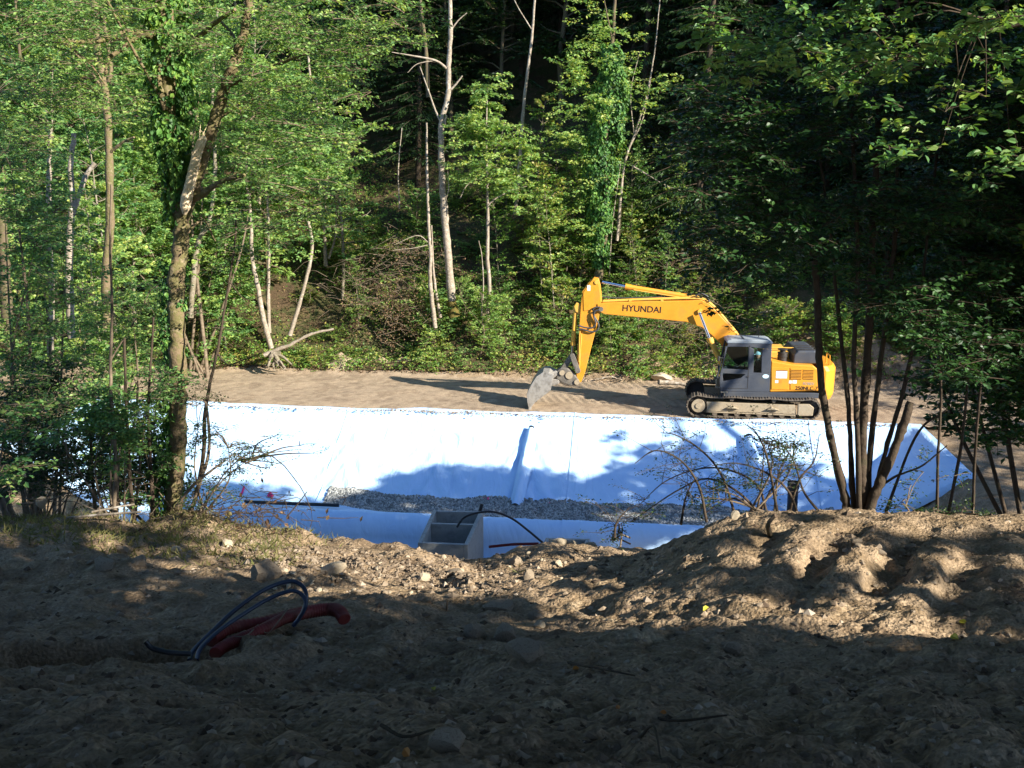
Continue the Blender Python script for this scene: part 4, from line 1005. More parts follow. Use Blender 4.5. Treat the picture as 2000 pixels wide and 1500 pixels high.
# red ducts, hoses
def fpath(L_): return smooth_path([at(a, c, Y_+dY) for a, c, Y_ in L_], 60)
dY = min(hit_fore(545, 1222)[1]-7.35, hit_fore(640, 1205)[1]-7.85, hit_fore(460, 1240)[1]-7.1)-.06
def ribbed(P, r, name, label, mtl, rib=.004):
    P = smooth_path(P, 160); ts = np.arange(160); b = MB(); b.tube(P, r+rib*np.sin(ts*2*math.pi/3.2), 16); o = b.build(name, mtl, origin=P[0]); tag(o, label, "duct"); return o
g0 = hit_fore(442, 1258)
Yd = 7.6
ribbed(smooth_path([at(p[0], p[1], p[2]+dY) for p in ((412, 1250, 6.95), (425, 1240, 7.05), (461, 1226, 7.25), (516, 1217, 7.4), (566, 1203, 7.6), (609, 1194, 7.75), (642, 1190, 7.8), (662, 1194, 7.75), (673, 1210, 7.65))], 30), .052, "duct", "thick red corrugated duct ending in a downturned bend at the right", M['red_pipe'])
ribbed(smooth_path([at(p[0], p[1], p[2]+dY) for p in ((420, 1276, 6.65), (436, 1264, 6.8), (470, 1248, 7.0), (516, 1228, 7.15), (555, 1208, 7.35), (590, 1200, 7.55))], 30), .042, "duct", "second red duct crossing under the first and running into the soil", M['red_pipe'])
h1 = fpath([(370, 1290, 6.6), (378, 1270, 6.75), (420, 1228, 7.0), (461, 1190, 7.2), (516, 1152, 7.4), (560, 1136, 7.5), (585, 1140, 7.5), (598, 1160, 7.45), (593, 1192, 7.4), (574, 1222, 7.35)])
h2 = fpath([(384, 1290, 6.5), (392, 1266, 6.65), (430, 1230, 6.9), (479, 1197, 7.1), (526, 1169, 7.25), (568, 1154, 7.3), (590, 1162, 7.3), (597, 1182, 7.25), (584, 1208, 7.25), (572, 1222, 7.25)])
pipe("hose", h1, .017, M['blue_hose'], "outer of two dark blue hoses arching over the red ducts", "hose", 10)
pipe("hose", h2, .016, M['blue_hose'], "inner of two dark blue hoses arching over the red ducts", "hose", 10)
pipe("hose_end", fpath([(284, 1252, 6.3), (298, 1266, 6.3), (330, 1274, 6.3), (372, 1277, 6.35)]), .018, M['black_pe'], "black hose end lying in the pit at the foot of the blue hoses", "hose", 10)
P = fpath([(562, 1188, 7.2), (545, 1212, 7.15), (524, 1236, 7.1), (508, 1228, 7.1)])
def stick_obj(P, r0, r1, label, m='bark_twig', cat="stick", name="stick", group=None, sides=6):
    P = smooth_path(P, 14); b = MB(); b.tube(P, np.linspace(r0, r1, 14), sides); o = b.build(name, M[m], origin=P[0]); tag(o, label, cat, group); return o
stick_obj(P, .006, .003, "thin dry twig resting against the red duct")
stick_obj([fore_xyz(505, 1228, .02), fore_xyz(480, 1250, .03), fore_xyz(448, 1262, .02)], .006, .003, "thin dry twig along the lower red duct")
stick_obj([fore_xyz(1505, 1046, -.02), at(1500, 1025, 9.9), at(1512, 1008, 9.9)], .03, .018, "short broken root standing on top of the mound", 'bark')
stick_obj([fore_xyz(872, 1193, -.02), at(874, 1170, 9.0)], .012, .008, "small upright stub at the edge of the sunlit strip")
stick_obj([fore_xyz(745, 1430, .02), fore_xyz(790, 1450, .02), fore_xyz(850, 1440, .03)], .008, .004, "dark twig lying near the bottom boulder", 'bark_dark')
stick_obj([fore_xyz(1110, 1305, .02), fore_xyz(1180, 1318, .03), fore_xyz(1240, 1328, .02)], .009, .004, "dark stick half buried right of the long boulder", 'bark_dark')
stick_obj([fore_xyz(1250, 1440, .0), fore_xyz(1275, 1470, .09), fore_xyz(1290, 1495, .02)], .007, .003, "bent black rootlet in the bottom shade right of centre", 'bark_dark')
stick_obj([fore_xyz(1200, 1375, .02), fore_xyz(1300, 1420, .03), fore_xyz(1420, 1412, .03)], .008, .004, "long thin root crossing the shaded hollow", 'bark_dark')
def big_leaf(px, py, s_, m, label, tint):
    p = fore_xyz(px, py, .012); b = MB(); r = np.random.default_rng(int(px)); a = r.uniform(0, 6)
    b.leaves([p], np.array([[math.cos(a), math.sin(a)*.8, .15]]), np.array([[r.uniform(-.5, .5), -.6, .8]]), s_, s_*.7, np.array([tint]), six=True)
    o = b.build("fallen_leaf", m, origin=p, smooth=False); tag(o, label, "leaf")
ly = leafmat("fallen_leaf_yellow", [(.30,.30,.03), (.55,.45,.05)], .3); lo_ = leafmat("fallen_leaf_orange", [(.30,.10,.02), (.5,.2,.03)], .2)
for px, py, s_, m_, lb in ((1373, 1196, .085, ly, "green yellow fallen leaf on the shaded left flank of the mound"), (1856, 1250, .075, ly, "bright yellow fallen leaf on the sunlit right face of the mound"), (1872, 1218, .07, ly, "narrow yellow leaf just above the bright yellow one"), (846, 1346, .05, ly, "small yellow leaf in the shaded hollow at the centre"), (1131, 1308, .05, lo_, "orange leaf right of the long boulder"), (800, 1484, .05, lo_, "orange leaf at the bottom left of the dark boulder"), (1302, 1403, .03, lo_, "tiny orange leaf at the lower middle"), (1210, 1392, .03, lo_, "tiny brown leaf left of the lower middle")):
    big_leaf(px, py, s_, m_, lb, .6)

# ================================================================== vegetation
def tree_gen(seed, H_, r0, first, nl, spread, up, leaf, lw, per, twigs, lean=.05, flat=.6, droop=.1, tint=(.2, .9), six=False, sag=0.):
    """a broad-leaved tree: wood and foliage as two builders"""
    r = np.random.default_rng(seed); W = MB(); Lf = MB(); k = 9
    T = np.zeros((k, 3)); T[:, 2] = np.linspace(-.3, H_, k); T[1:, :2] = np.cumsum(r.normal(size=(k-1, 2))*lean*H_/k, 0)
    R = r0*(1-.86*np.linspace(0, 1, k)**1.1)
    Ts = smooth_path(T, 24); Rs = np.interp(np.linspace(0, 1, 24), np.linspace(0, 1, k), R); W.tube(Ts, Rs, 8)
    lp, la, ln, ll, lt = [], [], [], [], []
    for i in range(nl):
        u = first+(1-first)*(i+r.random())/nl; p = Ts[min(int(u*23), 22)]+(Ts[min(int(u*23)+1, 23)]-Ts[min(int(u*23), 22)])*r.random()
        az = r.random()*6.283; prof = math.sin(math.pi*min(1, ((u-first)/(1-first))*.85+.12))**.7
        ln_ = spread*prof*r.uniform(.55, 1.1)+.2; el = up*(.3+.7*u)+r.normal()*.18
        d = np.array([math.cos(az)*math.cos(el), math.sin(az)*math.cos(el), math.sin(el)])
        n_ = 6; B_ = p+d*np.linspace(0, ln_, n_)[:, None]; B_[1:] += np.cumsum(r.normal(size=(n_-1, 3))*ln_*.045, 0); B_[:, 2] -= droop*ln_*np.linspace(0, 1, n_)**2
        rr = max(.008, Rs[min(int(u*23), 23)]*.42); W.tube(B_, np.linspace(rr, .006, n_), 4, cap=False)
        ctint = r.normal()*.13
        for j in range(twigs):
            tt = r.uniform(.22, 1.0); q = B_[min(int(tt*(n_-1)), n_-2)]+(B_[min(int(tt*(n_-1))+1, n_-1)]-B_[min(int(tt*(n_-1)), n_-2)])*r.random()
            az2 = az+r.normal()*.9; el2 = el*.5+r.normal()*.25; tl = ln_*r.uniform(.16, .38)*(1.15-tt*.5)+.12
            td = np.array([math.cos(az2)*math.cos(el2), math.sin(az2)*math.cos(el2), math.sin(el2)-sag])
            if r.random() < .45: W.tube(np.array([q, q+td*tl*.55, q+td*tl+[0, 0, -.08*tl]]), [.009, .006, .003], 3, cap=False)
            m_ = per; f = r.random(m_)**.7; sd = np.cross(td, [0, 0, 1]); sd /= np.linalg.norm(sd)+1e-9
            sg = np.where(r.random(m_) < .5, 1, -1)[:, None]
            lp.append(q+td*(f*tl)[:, None]+sd*sg*(r.random(m_)*tl*.28)[:, None]+r.normal(size=(m_, 3))*.02*tl)
            la.append(td*.7+sd*sg*r.uniform(.5, 1.2, (m_, 1))+r.normal(size=(m_, 3))*.22+np.array([0, 0, -.15]))
            nn = np.array([0, 0, 1.])*flat+r.normal(size=(m_, 3))*(1-flat)*.9; ln.append(nn)
            ll.append(leaf*r.uniform(.6, 1.25, m_)); lt.append(np.clip(tint[0]+(tint[1]-tint[0])*r.random(m_)+ctint, 0, 1))
    lp = np.concatenate(lp); ll = np.concatenate(ll)
    Lf.leaves(lp, np.concatenate(la), np.concatenate(ln), ll, ll*lw, np.concatenate(lt), six)
    return W, Lf
def conifer_gen(seed, H_, r0, first, spread):
    r = np.random.default_rng(seed); W = MB(); Lf = MB()
    T = np.array([[0, 0, -.4], [0, 0, H_*.5], [.05, .05, H_]]); W.tube(T, [r0, r0*.6, .02], 8)
    lp, la, ln, ll, lt = [], [], [], [], []
    nw = int((1-first)*H_/.42)
    for i in range(nw):
        z = H_*(first+(1-first)*i/nw); u = (z/H_-first)/(1-first)
        L_ = spread*(1-u)**.75*(.75+.4*r.random())+.15
        for j in range(6):
            if r.random() < .15: continue
            az = j*1.047+i*.6+r.normal()*.2; d = np.array([math.cos(az), math.sin(az), -.18+.3*u]); z0 = np.array([0, 0, z+r.normal()*.12])
            W.tube(np.array([z0, z0+d*L_*.5, z0+d*L_+[0, 0, -.08*L_]]), [.022, .013, .004], 3, cap=False)
            m_ = int(16+L_*22); f = r.random(m_)**.8*.95+.05; sg = np.where(r.random(m_) < .5, 1, -1)[:, None]; sd = np.array([-d[1], d[0], 0])
            wd = (r.random(m_)*(.12+.35*(1-f))*L_*.6)[:, None]
            lp.append(z0+d*(f*L_)[:, None]+sd*sg*wd+np.array([0, 0, -.08*L_])*(f**2)[:, None]-np.array([0, 0, .25])*wd)
            la.append(d*.8+sd*sg*.7+r.normal(size=(m_, 3))*.2+np.array([0, 0, -.35])); ln.append(np.array([0, 0, 1.])+r.normal(size=(m_, 3))*.35)
            ll.append(r.uniform(.16, .34, m_)); lt.append(r.random(m_)*.7+.1)
    ll = np.concatenate(ll); Lf.leaves(np.concatenate(lp), np.concatenate(la), np.concatenate(ln), ll, ll*.32, np.concatenate(lt))
    return W, Lf
def place_proto(name, W, Lf, bark, leaf, partn=("trunk", "crown")):
    root = empty(name); a = W.build(partn[0], M[bark], root); b = Lf.build(partn[1], M[leaf], root, smooth=False)
    KIDS[root.name] = [a, b]; return root
USED = set()
def put(proto, x, y, z, s_, rz, label, cat, group=None, sz=None, tilt=0., leafm=None):
    if proto.name not in USED: USED.add(proto.name); o = proto; kids = KIDS[proto.name]
    else:
        o = proto.copy(); C.objects.link(o); kids = []
        for ch in KIDS[proto.name]: k = ch.copy(); C.objects.link(k); k.parent = o; kids.append(k)
    o.location = (x, y, z); o.scale = (s_, s_, sz or s_); o.rotation_euler = (tilt*math.cos(rz*3), tilt*math.sin(rz*5), rz)
    if 'group' in o.keys(): del o['group']
    tag(o, label, cat, group)
    if leafm:
        kids[1].material_slots[0].link = 'OBJECT'; kids[1].material_slots[0].material = M[leafm]
    else:
        kids[1].material_slots[0].link = 'DATA'
    return o
P_ = {}
P_['a'] = place_proto("broadleaf_tree", *tree_gen(1, 11, .13, .18, 60, 3.0, .55, .19, .6, 22, 8), 'bark', 'leaf_mid')
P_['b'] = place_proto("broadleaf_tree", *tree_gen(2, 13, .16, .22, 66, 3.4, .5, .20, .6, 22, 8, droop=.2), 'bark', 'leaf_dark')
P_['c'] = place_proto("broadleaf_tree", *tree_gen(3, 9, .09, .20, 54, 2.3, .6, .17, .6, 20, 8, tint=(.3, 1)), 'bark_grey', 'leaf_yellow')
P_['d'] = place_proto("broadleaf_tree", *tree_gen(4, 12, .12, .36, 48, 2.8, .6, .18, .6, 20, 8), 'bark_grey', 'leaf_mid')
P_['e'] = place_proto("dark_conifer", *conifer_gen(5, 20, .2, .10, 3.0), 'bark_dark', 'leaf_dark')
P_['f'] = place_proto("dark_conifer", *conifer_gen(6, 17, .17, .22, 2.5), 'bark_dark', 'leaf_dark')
P_['s1'] = place_proto("shrub", *tree_gen(7, 1.7, .025, .05, 30, 1.0, .7, .11, .6, 16, 5, lean=.2), 'bark_twig', 'fern', ("stems", "foliage"))
P_['s2'] = place_proto("shrub", *tree_gen(8, 2.6, .03, .08, 34, 1.2, .8, .12, .6, 16, 5, lean=.2), 'bark_twig', 'leaf_mid', ("stems", "foliage"))
P_['s3'] = place_proto("bramble", *tree_gen(9, .8, .015, .0, 28, 1.0, .35, .10, .6, 15, 5, lean=.3, droop=.5), 'bark_twig', 'fern', ("stems", "foliage"))
P_['t'] = place_proto("sapling", *tree_gen(10, 5.5, .035, .12, 36, 1.2, .6, .13, .6, 15, 6), 'bark_grey', 'leaf_mid')

# ---- wooded hillside, tree by tree
r = np.random.default_rng(21)
def px_of(x, y, z):
    v = np.array([x, y, z-CAMZ]); dep = v[1]*ct-v[2]*st; upc = v[1]*st+v[2]*ct
    return 1000+2000*x/dep, 750-2000*upc/dep
DARK = "dark tree deep in the shaded wood on the right hillside"
n_h = 0
def tree_label(px, kind, far):
    side = "on the left hillside" if px < 480 else "on the hillside left of centre" if px < 800 else "on the middle of the hillside" if px < 1250 else "just right of the ivy-clad tree" if px < 1420 else "above the excavator cab" if px < 1620 else "behind the many-stemmed hazel" if px < 1850 else "at the right edge of the wood"
    if kind in 'ef': return "tall dark conifer "+("high up " if far else "low down ")+side
    return {"a": "mid green pale-stemmed tree ", "b": "dense dark green tree ", "c": "yellow-green slender tree ", "d": "high-crowned green tree "}[kind]+("high up " if far else "near the foot ")+side
cand = []
for gx in np.arange(-40, 52, 3.3):
    for q in (49, 53, 57.5, 62, 67, 73, 80, 88):
        s = gx+r.uniform(-1.4, 1.4); qq = q+r.uniform(-1.7, 1.7); x, y = xy(s, qq); cand.append((x, y, s, qq))
for x, y, s, q in cand:
    z = GZ(x, y); px, py = px_of(x, y, z)
    if px < -500 or px > 2500: continue
    if 640 < px < 1240 and q < 55.5: continue              # open bank behind the plateau, single traced trees stand there
    if 450 < px <= 640 and q < 51: continue
    right = px > 1230
    if right: kind = r.choice(list('eeeef'))
    elif px > 660: kind = r.choice(list('bbefabd'))
    else: kind = r.choice(list('aabcdd'))
    lf = None
    if px < 660: lf = r.choice(['leaf_mid', 'leaf_yellow', 'leaf_blue', 'leaf_mid'])
    s_ = r.uniform(.8, 1.25)
    lab = tree_label(px, kind, q > 60)
    put(P_[kind], x, y, z, s_, r.random()*6.28, lab, "tree", lab.replace("tree ", "trees ").replace("conifer ", "conifers ") , s_*r.uniform(.95, 1.3), .04, lf); n_h += 1
# woods on the left beyond the basin and at right
r = np.random.default_rng(22)
for (x, y, kind, s_, lf) in [(-17, 30, 'a', .75, 'leaf_yellow'), (-21, 33, 'd', .9, 'leaf_mid'), (-15.5, 37.5, 'c', .85, 'leaf_yellow'), (-19, 40, 'a', .9, 'leaf_blue'), (-23, 38, 'b', .9, 'leaf_mid'), (-26, 31, 'a', .9, 'leaf_blue'),
                            (-16.5, 44.5, 'c', 1.0, 'leaf_yellow'), (-20.5, 45.5, 'd', 1.0, 'leaf_mid'), (-25, 45, 'a', 1.1, 'leaf_blue'), (-13.2, 46.5, 'c', .9, 'leaf_mid'), (-30, 40, 'b', 1.0, 'leaf_blue'), (-28, 36, 'c', 1.0, 'leaf_mid'), (-22, 27, 'c', .8, 'leaf_blue'), (-14.6, 34.5, 's2', 1.6, 'leaf_yellow'), (-16, 41, 'd', .8, 'leaf_blue'), (-18, 36, 'a', .7, 'leaf_mid'), (-11.5, 48.2, 'a', .85, 'leaf_yellow'), (-8.3, 49.5, 'c', 1.0, 'leaf_mid'), (-14, 49, 'a', 1.0, 'leaf_mid'), (-18.5, 48, 'b', .95, 'leaf_mid'), (-24, 34.5, 'a', 1.0, 'leaf_yellow'), (-27.5, 41, 'd', 1.1, 'leaf_blue')]:
    lab = "sunlit tree left of the plateau, " + {'leaf_yellow': 'yellow-green', 'leaf_mid': 'mid green', 'leaf_blue': 'deep green'}[lf] + {'a': " with wide crown", 'b': " and dense", 'c': " and slender", 's2': ' low and bushy', 'd': " with a high crown"}[kind] + (" in front" if y < 36 else " behind")
    put(P_[kind], x, y, GZ(x, y)-.1, s_, r.random()*6, lab, "tree", "trees at the left end of the plateau", s_*1.15, .05, lf)
for (x, y, kind, s_) in [(19.5, 43.5, 'e', 1.0), (23, 41.5, 'e', .95), (17, 46.5, 'f', 1.05), (27, 40, 'f', 1.1), (21, 47, 'e', 1.1), (25.5, 45, 'b', 1.1), (30, 44, 'e', 1.1), (14.5, 48.5, 'e', 1.0), (12.5, 51.5, 'f', 1.1), (16, 51, 'b', 1.1), (31, 36, 'e', 1.1), (35, 40, 'e', 1.2), (26.5, 36.5, 'b', .9), (34, 33, 'b', 1.1), (15.2, 50, 'e', 1.3), (17.3, 49, 'b', 1.3), (19, 46.3, 'e', 1.25), (22, 44.2, 'e', 1.3), (24, 47.5, 'b', 1.3), (20, 50.5, 'e', 1.35), (16, 54, 'e', 1.3), (12.3, 55.5, 'e', 1.25), (14, 58, 'b', 1.3)]:
    far = "right behind the excavator" if x < 18 else "behind the right end of the plateau"
    put(P_[kind], x, y, GZ(x, y)-.1, s_, r.random()*6, ("tall dark conifer " if kind in 'ef' else "dense dark broadleaf ")+far, "tree", "dark trees "+far, s_*1.1, .03)

# ---- shrubs and undergrowth on the bank
r = np.random.default_rng(23)
k = 0
while k < 210:
    s = r.uniform(-17, 17); q = QBACK+.9+r.random()**1.3*9.5; x, y = xy(s, q); px, py = px_of(x, y, GZ(x, y))
    light = 0 < px < 1340
    kind = r.choice(['s1', 's2', 's3', 's3', 's1']); sc_ = r.uniform(.55, 1.15)
    if 480 < px < 760: kind = 's3' if r.random() < .8 else 's1'; sc_ *= .7
    part = "left part" if px < 480 else "bare-soil part" if px < 760 else "leafy middle part" if px < 1250 else "shaded part behind the excavator"
    nm = {'s1': "low leafy shrub", 's2': "taller green shrub", 's3': "sprawling bramble"}[kind]
    lf = r.choice(['fern', 'leaf_mid', 'leaf_yellow']) if 700 < px < 1300 else None
    put(P_[kind], x, y, GZ(x, y)-.05, sc_, r.random()*6, nm+" on the "+part+" of the bank", "shrub", nm+"s on the "+part+" of the bank", None, .15, lf); k += 1
# saplings with pale stems on the bank
for (px, py, h_) in ((1085, 640, 1.1), (1105, 560, 1.0), (1250, 660, .7), (1195, 700, .5), (1290, 640, .7), (980, 590, .8), (1060, 610, .9), (1130, 590, 1.0), (700, 640, .5), (620, 520, .8), (660, 480, .8), (430, 560, .9), (560, 520, .9), (1320, 560, .8), (1230, 560, 1.0), (1040, 500, 1.1)):
    p = hit_ground(px, py, 40); put(P_['t'], p[0], p[1], p[2]-.05, h_, px*1., "thin pale-stemmed sapling "+("at the foot of the bank behind the boom" if px > 1150 else "among the bushes right of the white birch" if px > 960 else "on the left part of the bank"), "sapling", "thin saplings "+("behind the boom" if px > 1150 else "right of the white birch" if px > 960 else "left on the bank"), h_*1.15, .08, ['leaf_mid', 'leaf_yellow', 'fern'][px % 3])
# ground cover leaves and litter over hillside
def cover(name, n, s0, s1, q0, q1, size, m, label, cat, seed, lift=.12, dens=None, upn=.5):
    r = np.random.default_rng(seed); s = r.uniform(s0, s1, n); q = q0+(q1-q0)*r.random(n)**1.4
    if dens is not None:
        kk = dens(s, q) > r.random(n); s = s[kk]; q = q[kk]; n = len(s)
    x, y = xy(s, q); z = hill_z(x, y); c = fbm(x*1.2, y*1.2, seed, 3)
    P = np.stack([x, y, z+.02+lift*r.random(n)*(1+2*np.maximum(c, 0))], -1); b = MB(); sz = size*r.uniform(.6, 1.4, n)
    b.leaves(P, r.normal(size=(n, 3))*[1, 1, .6], np.array([0, -.4, upn])+r.normal(size=(n, 3))*.5, sz, sz*.5, np.clip(r.random(n)*.8+.1+c*.5, 0, 1))
    o = b.build(name, M[m], smooth=False); tag(o, label, cat, kind="stuff"); return o
cover("undergrowth", 78000, -24, 22, 43.4, 58, .13, 'fern', "leafy ground cover of ferns and ivy on the bank", "undergrowth", 31, .3, lambda s, q: np.clip(.55+1.5*fbm(s*.35, q*.35, 51, 3), 0, 1))
cover("leaf_litter", 34000, -24, 22, 43.3, 60, .10, 'litter', "dead brown leaves and twigs littering the hillside", "leaf litter", 32, .06)

# ---- trees traced from the photograph
def wood_tree(name, label, stems, bark='bark_pale', foliage=None, leafm='leaf_mid', cat="tree", extra=None, sides=10, group=None, jit=.02):
    """stems: list of (list of (px,py,Y), r0, r1)"""
    base = at(*stems[0][0][0]); g = GZ(base[0], base[1]); root = empty(name, tuple(base)); tag(root, label, cat, group)
    W = MB(); rr = np.random.default_rng(int(abs(base[0])*100)); o_ = np.array(root.location)
    for P, r0, r1 in stems:
        Q = np.array([at(*p) for p in P]); Q = smooth_path(Q, max(10, 6*len(P))); n = len(Q)
        Q = Q+rr.normal(size=Q.shape)*jit*np.array([.5, 1, .2])*min(1, r0*6)*(np.linspace(0, 1, n)[:, None] > .05)
        R = np.linspace(r0, r1, n)*(1+.07*rr.normal(size=n)); W.tube(Q, R, sides if r0 > .03 else 5)
    W.build("trunk", M[bark], root, origin=o_)
    if foliage: foliage(root, o_, rr)
    if extra: extra(root, o_, rr)
    return root
def sprays(sprs, leaf, per, m, seed, name="foliage", lw=.55, six=False, tint=(.1, .9), flat=.65, wood=True, thick=.006, twig='bark_twig'):
    """sprs: list of (point, direction, length): leafy twigs"""
    def f(root, o_, rr):
        r = np.random.default_rng(seed); b = MB(); wd = MB(); A = [[], [], [], [], []]
        for p, d, L_ in sprs:
            d = nrm(d); sd = nrm(np.cross(d, [0, 0, 1])+r.normal(size=3)*.2); ns = 6; c0 = r.normal()*.15
            ax = np.array([p+d*L_*u+np.array([0, 0, -.18*L_*u*u]) for u in np.linspace(0, 1, ns)])
            if wood: wd.tube(ax, np.linspace(thick, .002, ns), 3, cap=False)
            for k in range(5):
                u = (k+.6)/5; q = ax[min(int(u*(ns-1)), ns-1)]; sg = 1 if k % 2 else -1
                e = nrm(d*.7+sd*sg*.8+r.normal(size=3)*.2); l2 = L_*.5*(1.1-u*.6)
                if wood and l2 > .15: wd.tube(np.array([q, q+e*l2*.5, q+e*l2]), [thick*.6, .003, .0015], 3, cap=False)
                m_ = per; f_ = r.random(m_); sg2 = np.where(r.random(m_) < .5, 1, -1)[:, None]; s2 = nrm(np.cross(e, [0, 0, 1]))
                A[0].append(q+e*(f_*l2)[:, None]+r.normal(size=(m_, 3))*.025); A[1].append(e*.6+s2*sg2+r.normal(size=(m_, 3))*.3+np.array([0, 0, -.2]))
                A[2].append(np.array([0, -.15, 1.])*flat+r.normal(size=(m_, 3))*(1-flat)); A[3].append(leaf*r.uniform(.6, 1.25, m_)); A[4].append(np.clip(tint[0]+(tint[1]-tint[0])*r.random(m_)+c0, 0, 1))
        ll = np.concatenate(A[3]); b.leaves(np.concatenate(A[0]), np.concatenate(A[1]), np.concatenate(A[2]), ll, ll*lw, np.concatenate(A[4]), six)
        b.build(name, M[m], root, origin=o_, smooth=False)
        if wood: wd.build("twigs", M[twig], root, origin=o_)["kind"] = "stuff"
    return f
def vol_sprays(n, pts, rad, Y, dY, L_, seed, down=0.):
    """twigs spread about a list of picture positions (px, py, weight) at depth Y"""
    r = np.random.default_rng(seed); out = []
    pts = np.array(pts, float); w_ = pts[:, 2]/pts[:, 2].sum()
    for _ in range(n):
        i = r.choice(len(pts), p=w_); a = r.random()*6.28; q = rad*math.sqrt(r.random())
        p = at(pts[i, 0]+q*math.cos(a), pts[i, 1]+q*math.sin(a), Y+r.uniform(-dY, dY)); az = r.random()*6.28
        out.append((p, np.array([math.cos(az), math.sin(az), r.uniform(-.2, .45)-down]), L_*r.uniform(.6, 1.3)))
    return out
# white tree, twin stems, birch, ivy tree behind the plateau
wood_tree("white_tree", "tall white leafless tree with mossy foot and kinked trunk left of the yellow birch", [
    ([(885, 612, 45.6), (880, 560, 45.6), (874, 480, 45.6), (868, 420, 45.6), (863, 330, 45.6), (862, 245, 45.6), (874, 190, 45.6), (877, 120, 45.6), (880, 60, 45.6), (878, -30, 45.6)], .19, .08),
    ([(862, 240, 45.6), (850, 215, 45.7), (838, 180, 45.8), (820, 130, 46)], .06, .02), ([(874, 135, 45.6), (850, 118, 45.2), (800, 108, 44.8), (765, 102, 44.6)], .06, .015), ([(850, 118, 45.2), (815, 125, 45), (796, 142, 44.8)], .03, .01),
    ([(876, 180, 45.6), (890, 165, 45.6), (903, 148, 45.6)], .05, .03), ([(880, 60, 45.6), (895, 40, 45.6), (912, 25, 45.6)], .04, .015), ([(866, 245, 45.6), (872, 225, 45.4), (868, 250, 45.6)], .04, .03), ([(866, 400, 45.6), (876, 370, 45.3), (874, 330, 45.2)], .03, .01)], 'bark_pale',
    extra=lambda root, o_, rr: (lambda b: (b.tube(smooth_path([at(887, 618, 45.5), at(885, 604, 45.5), at(882, 588, 45.5)], 8), [.30, .27, .25, .24, .225, .215, .205, .2], 12), b.build("moss_collar", M['moss'], root, origin=o_)))(MB()))
wood_tree("twin_stem_tree", "pair of thin pale bent stems growing together just left of the white tree", [
    ([(850, 640, 45.2), (844, 590, 45.2), (840, 540, 45.2), (841, 500, 45.2), (838, 455, 45.2), (836, 400, 45.3), (834, 330, 45.4), (833, 240, 45.5)], .11, .04), ([(860, 620, 45.4), (850, 560, 45.4), (846, 520, 45.4), (843, 440, 45.4)], .08, .03), ([(838, 475, 45.2), (815, 460, 45), (770, 478, 44.8)], .03, .01), ([(838, 478, 45.2), (805, 485, 45), (768, 488, 44.8)], .025, .008)], 'bark_pale')
bs = vol_sprays(230, [(950, 200, 2), (925, 260, 3), (980, 270, 3), (950, 330, 3), (1000, 350, 3), (910, 330, 2), (1020, 300, 1.5), (905, 240, 1.5), (1025, 390, 1), (950, 170, 1)], 34, 45.2, .9, .75, 61)
wood_tree("birch", "slender white birch with thin yellow-green crown behind the stick of the excavator", [
    ([(952, 625, 45.2), (956, 560, 45.2), (952, 500, 45.2), (953, 420, 45.2), (951, 330, 45.2), (950, 250, 45.2), (952, 170, 45.2)], .105, .025), ([(953, 402, 45.2), (968, 388, 45.2), (1000, 372, 45.2), (1035, 362, 45.2)], .045, .012), ([(952, 355, 45.2), (930, 350, 45.1), (912, 362, 45), (898, 388, 44.9)], .04, .012),
    ([(951, 320, 45.2), (975, 280, 45), (985, 240, 45)], .03, .01), ([(951, 270, 45.2), (925, 235, 45.2)], .025, .008), ([(953, 360, 45.2), (985, 290, 45.4), (1015, 250, 45.5)], .03, .01)], 'bark_pale', sprays(bs, .15, 10, 'leaf_yellow', 62, "crown"))
def ivy_column(path, rad, n, size, seed, droop=.2, m='ivy', name="ivy"):
    def f(root, o_, rr):
        r = np.random.default_rng(seed); Q = smooth_path([at(*p) for p in path], 60); k = r.integers(0, 59, n); fr = r.random(n)[:, None]
        c = Q[k]*(1-fr)+Q[k+1]*fr; a = r.random(n)*6.283; u = (k+fr[:, 0])/59; a = a+.8*np.sin(u*23+seed)*(vnoise(u*14, a, seed) < -.12); R = np.interp(u, np.linspace(0, 1, len(rad)), rad)*(1+.9*fbm(u*(10 if size > .1 else 16), a*1.1, seed, 3)+.35*(r.random(n)-.6))
        out = np.stack([np.cos(a), np.sin(a), np.zeros(n)], -1); P = c+out*R[:, None]; b = MB(); sz = size*r.uniform(.6, 1.3, n)
        b.leaves(P, out*.35+np.array([0, 0, -1.])+r.normal(size=(n, 3))*.4, out+np.array([0, 0, .35])+r.normal(size=(n, 3))*.35, sz, sz*.8, np.clip(.45+.3*r.normal(size=n)+.7*fbm(u*20, a*1.5, seed+3, 2), 0, 1), six=size < .09)
        b.build(name, M[m], root, origin=o_, smooth=False)
    return f
isp = vol_sprays(300, [(1165, 200, 2), (1150, 120, 1.5), (1215, 200, 1.2), (1150, 480, 2), (1205, 330, 1), (1090, 480, 1.5), (1190, 60, 2), (1230, 110, 2), (1130, 120, 2), (1160, 30, 2), (1120, 290, 3), (1140, 340, 3), (1110, 240, 2), (1100, 400, 2), (1150, 420, 2), (1240, 400, 1), (1215, 470, 1), (1120, 180, 2), (1270, 170, 1.5)], 40, 46.6, 1.2, .85, 63)
def ivy_extra(root, o_, rr):
    ivy_column([(1172, 520, 46.6), (1172, 440, 46.6), (1170, 350, 46.6), (1182, 250, 46.6), (1193, 150, 46.6), (1194, 85, 46.6)], [.25, .45, .55, .62, .7, .5, .3], 9000, .15, 64)(root, o_, rr)
isp = isp[::1]
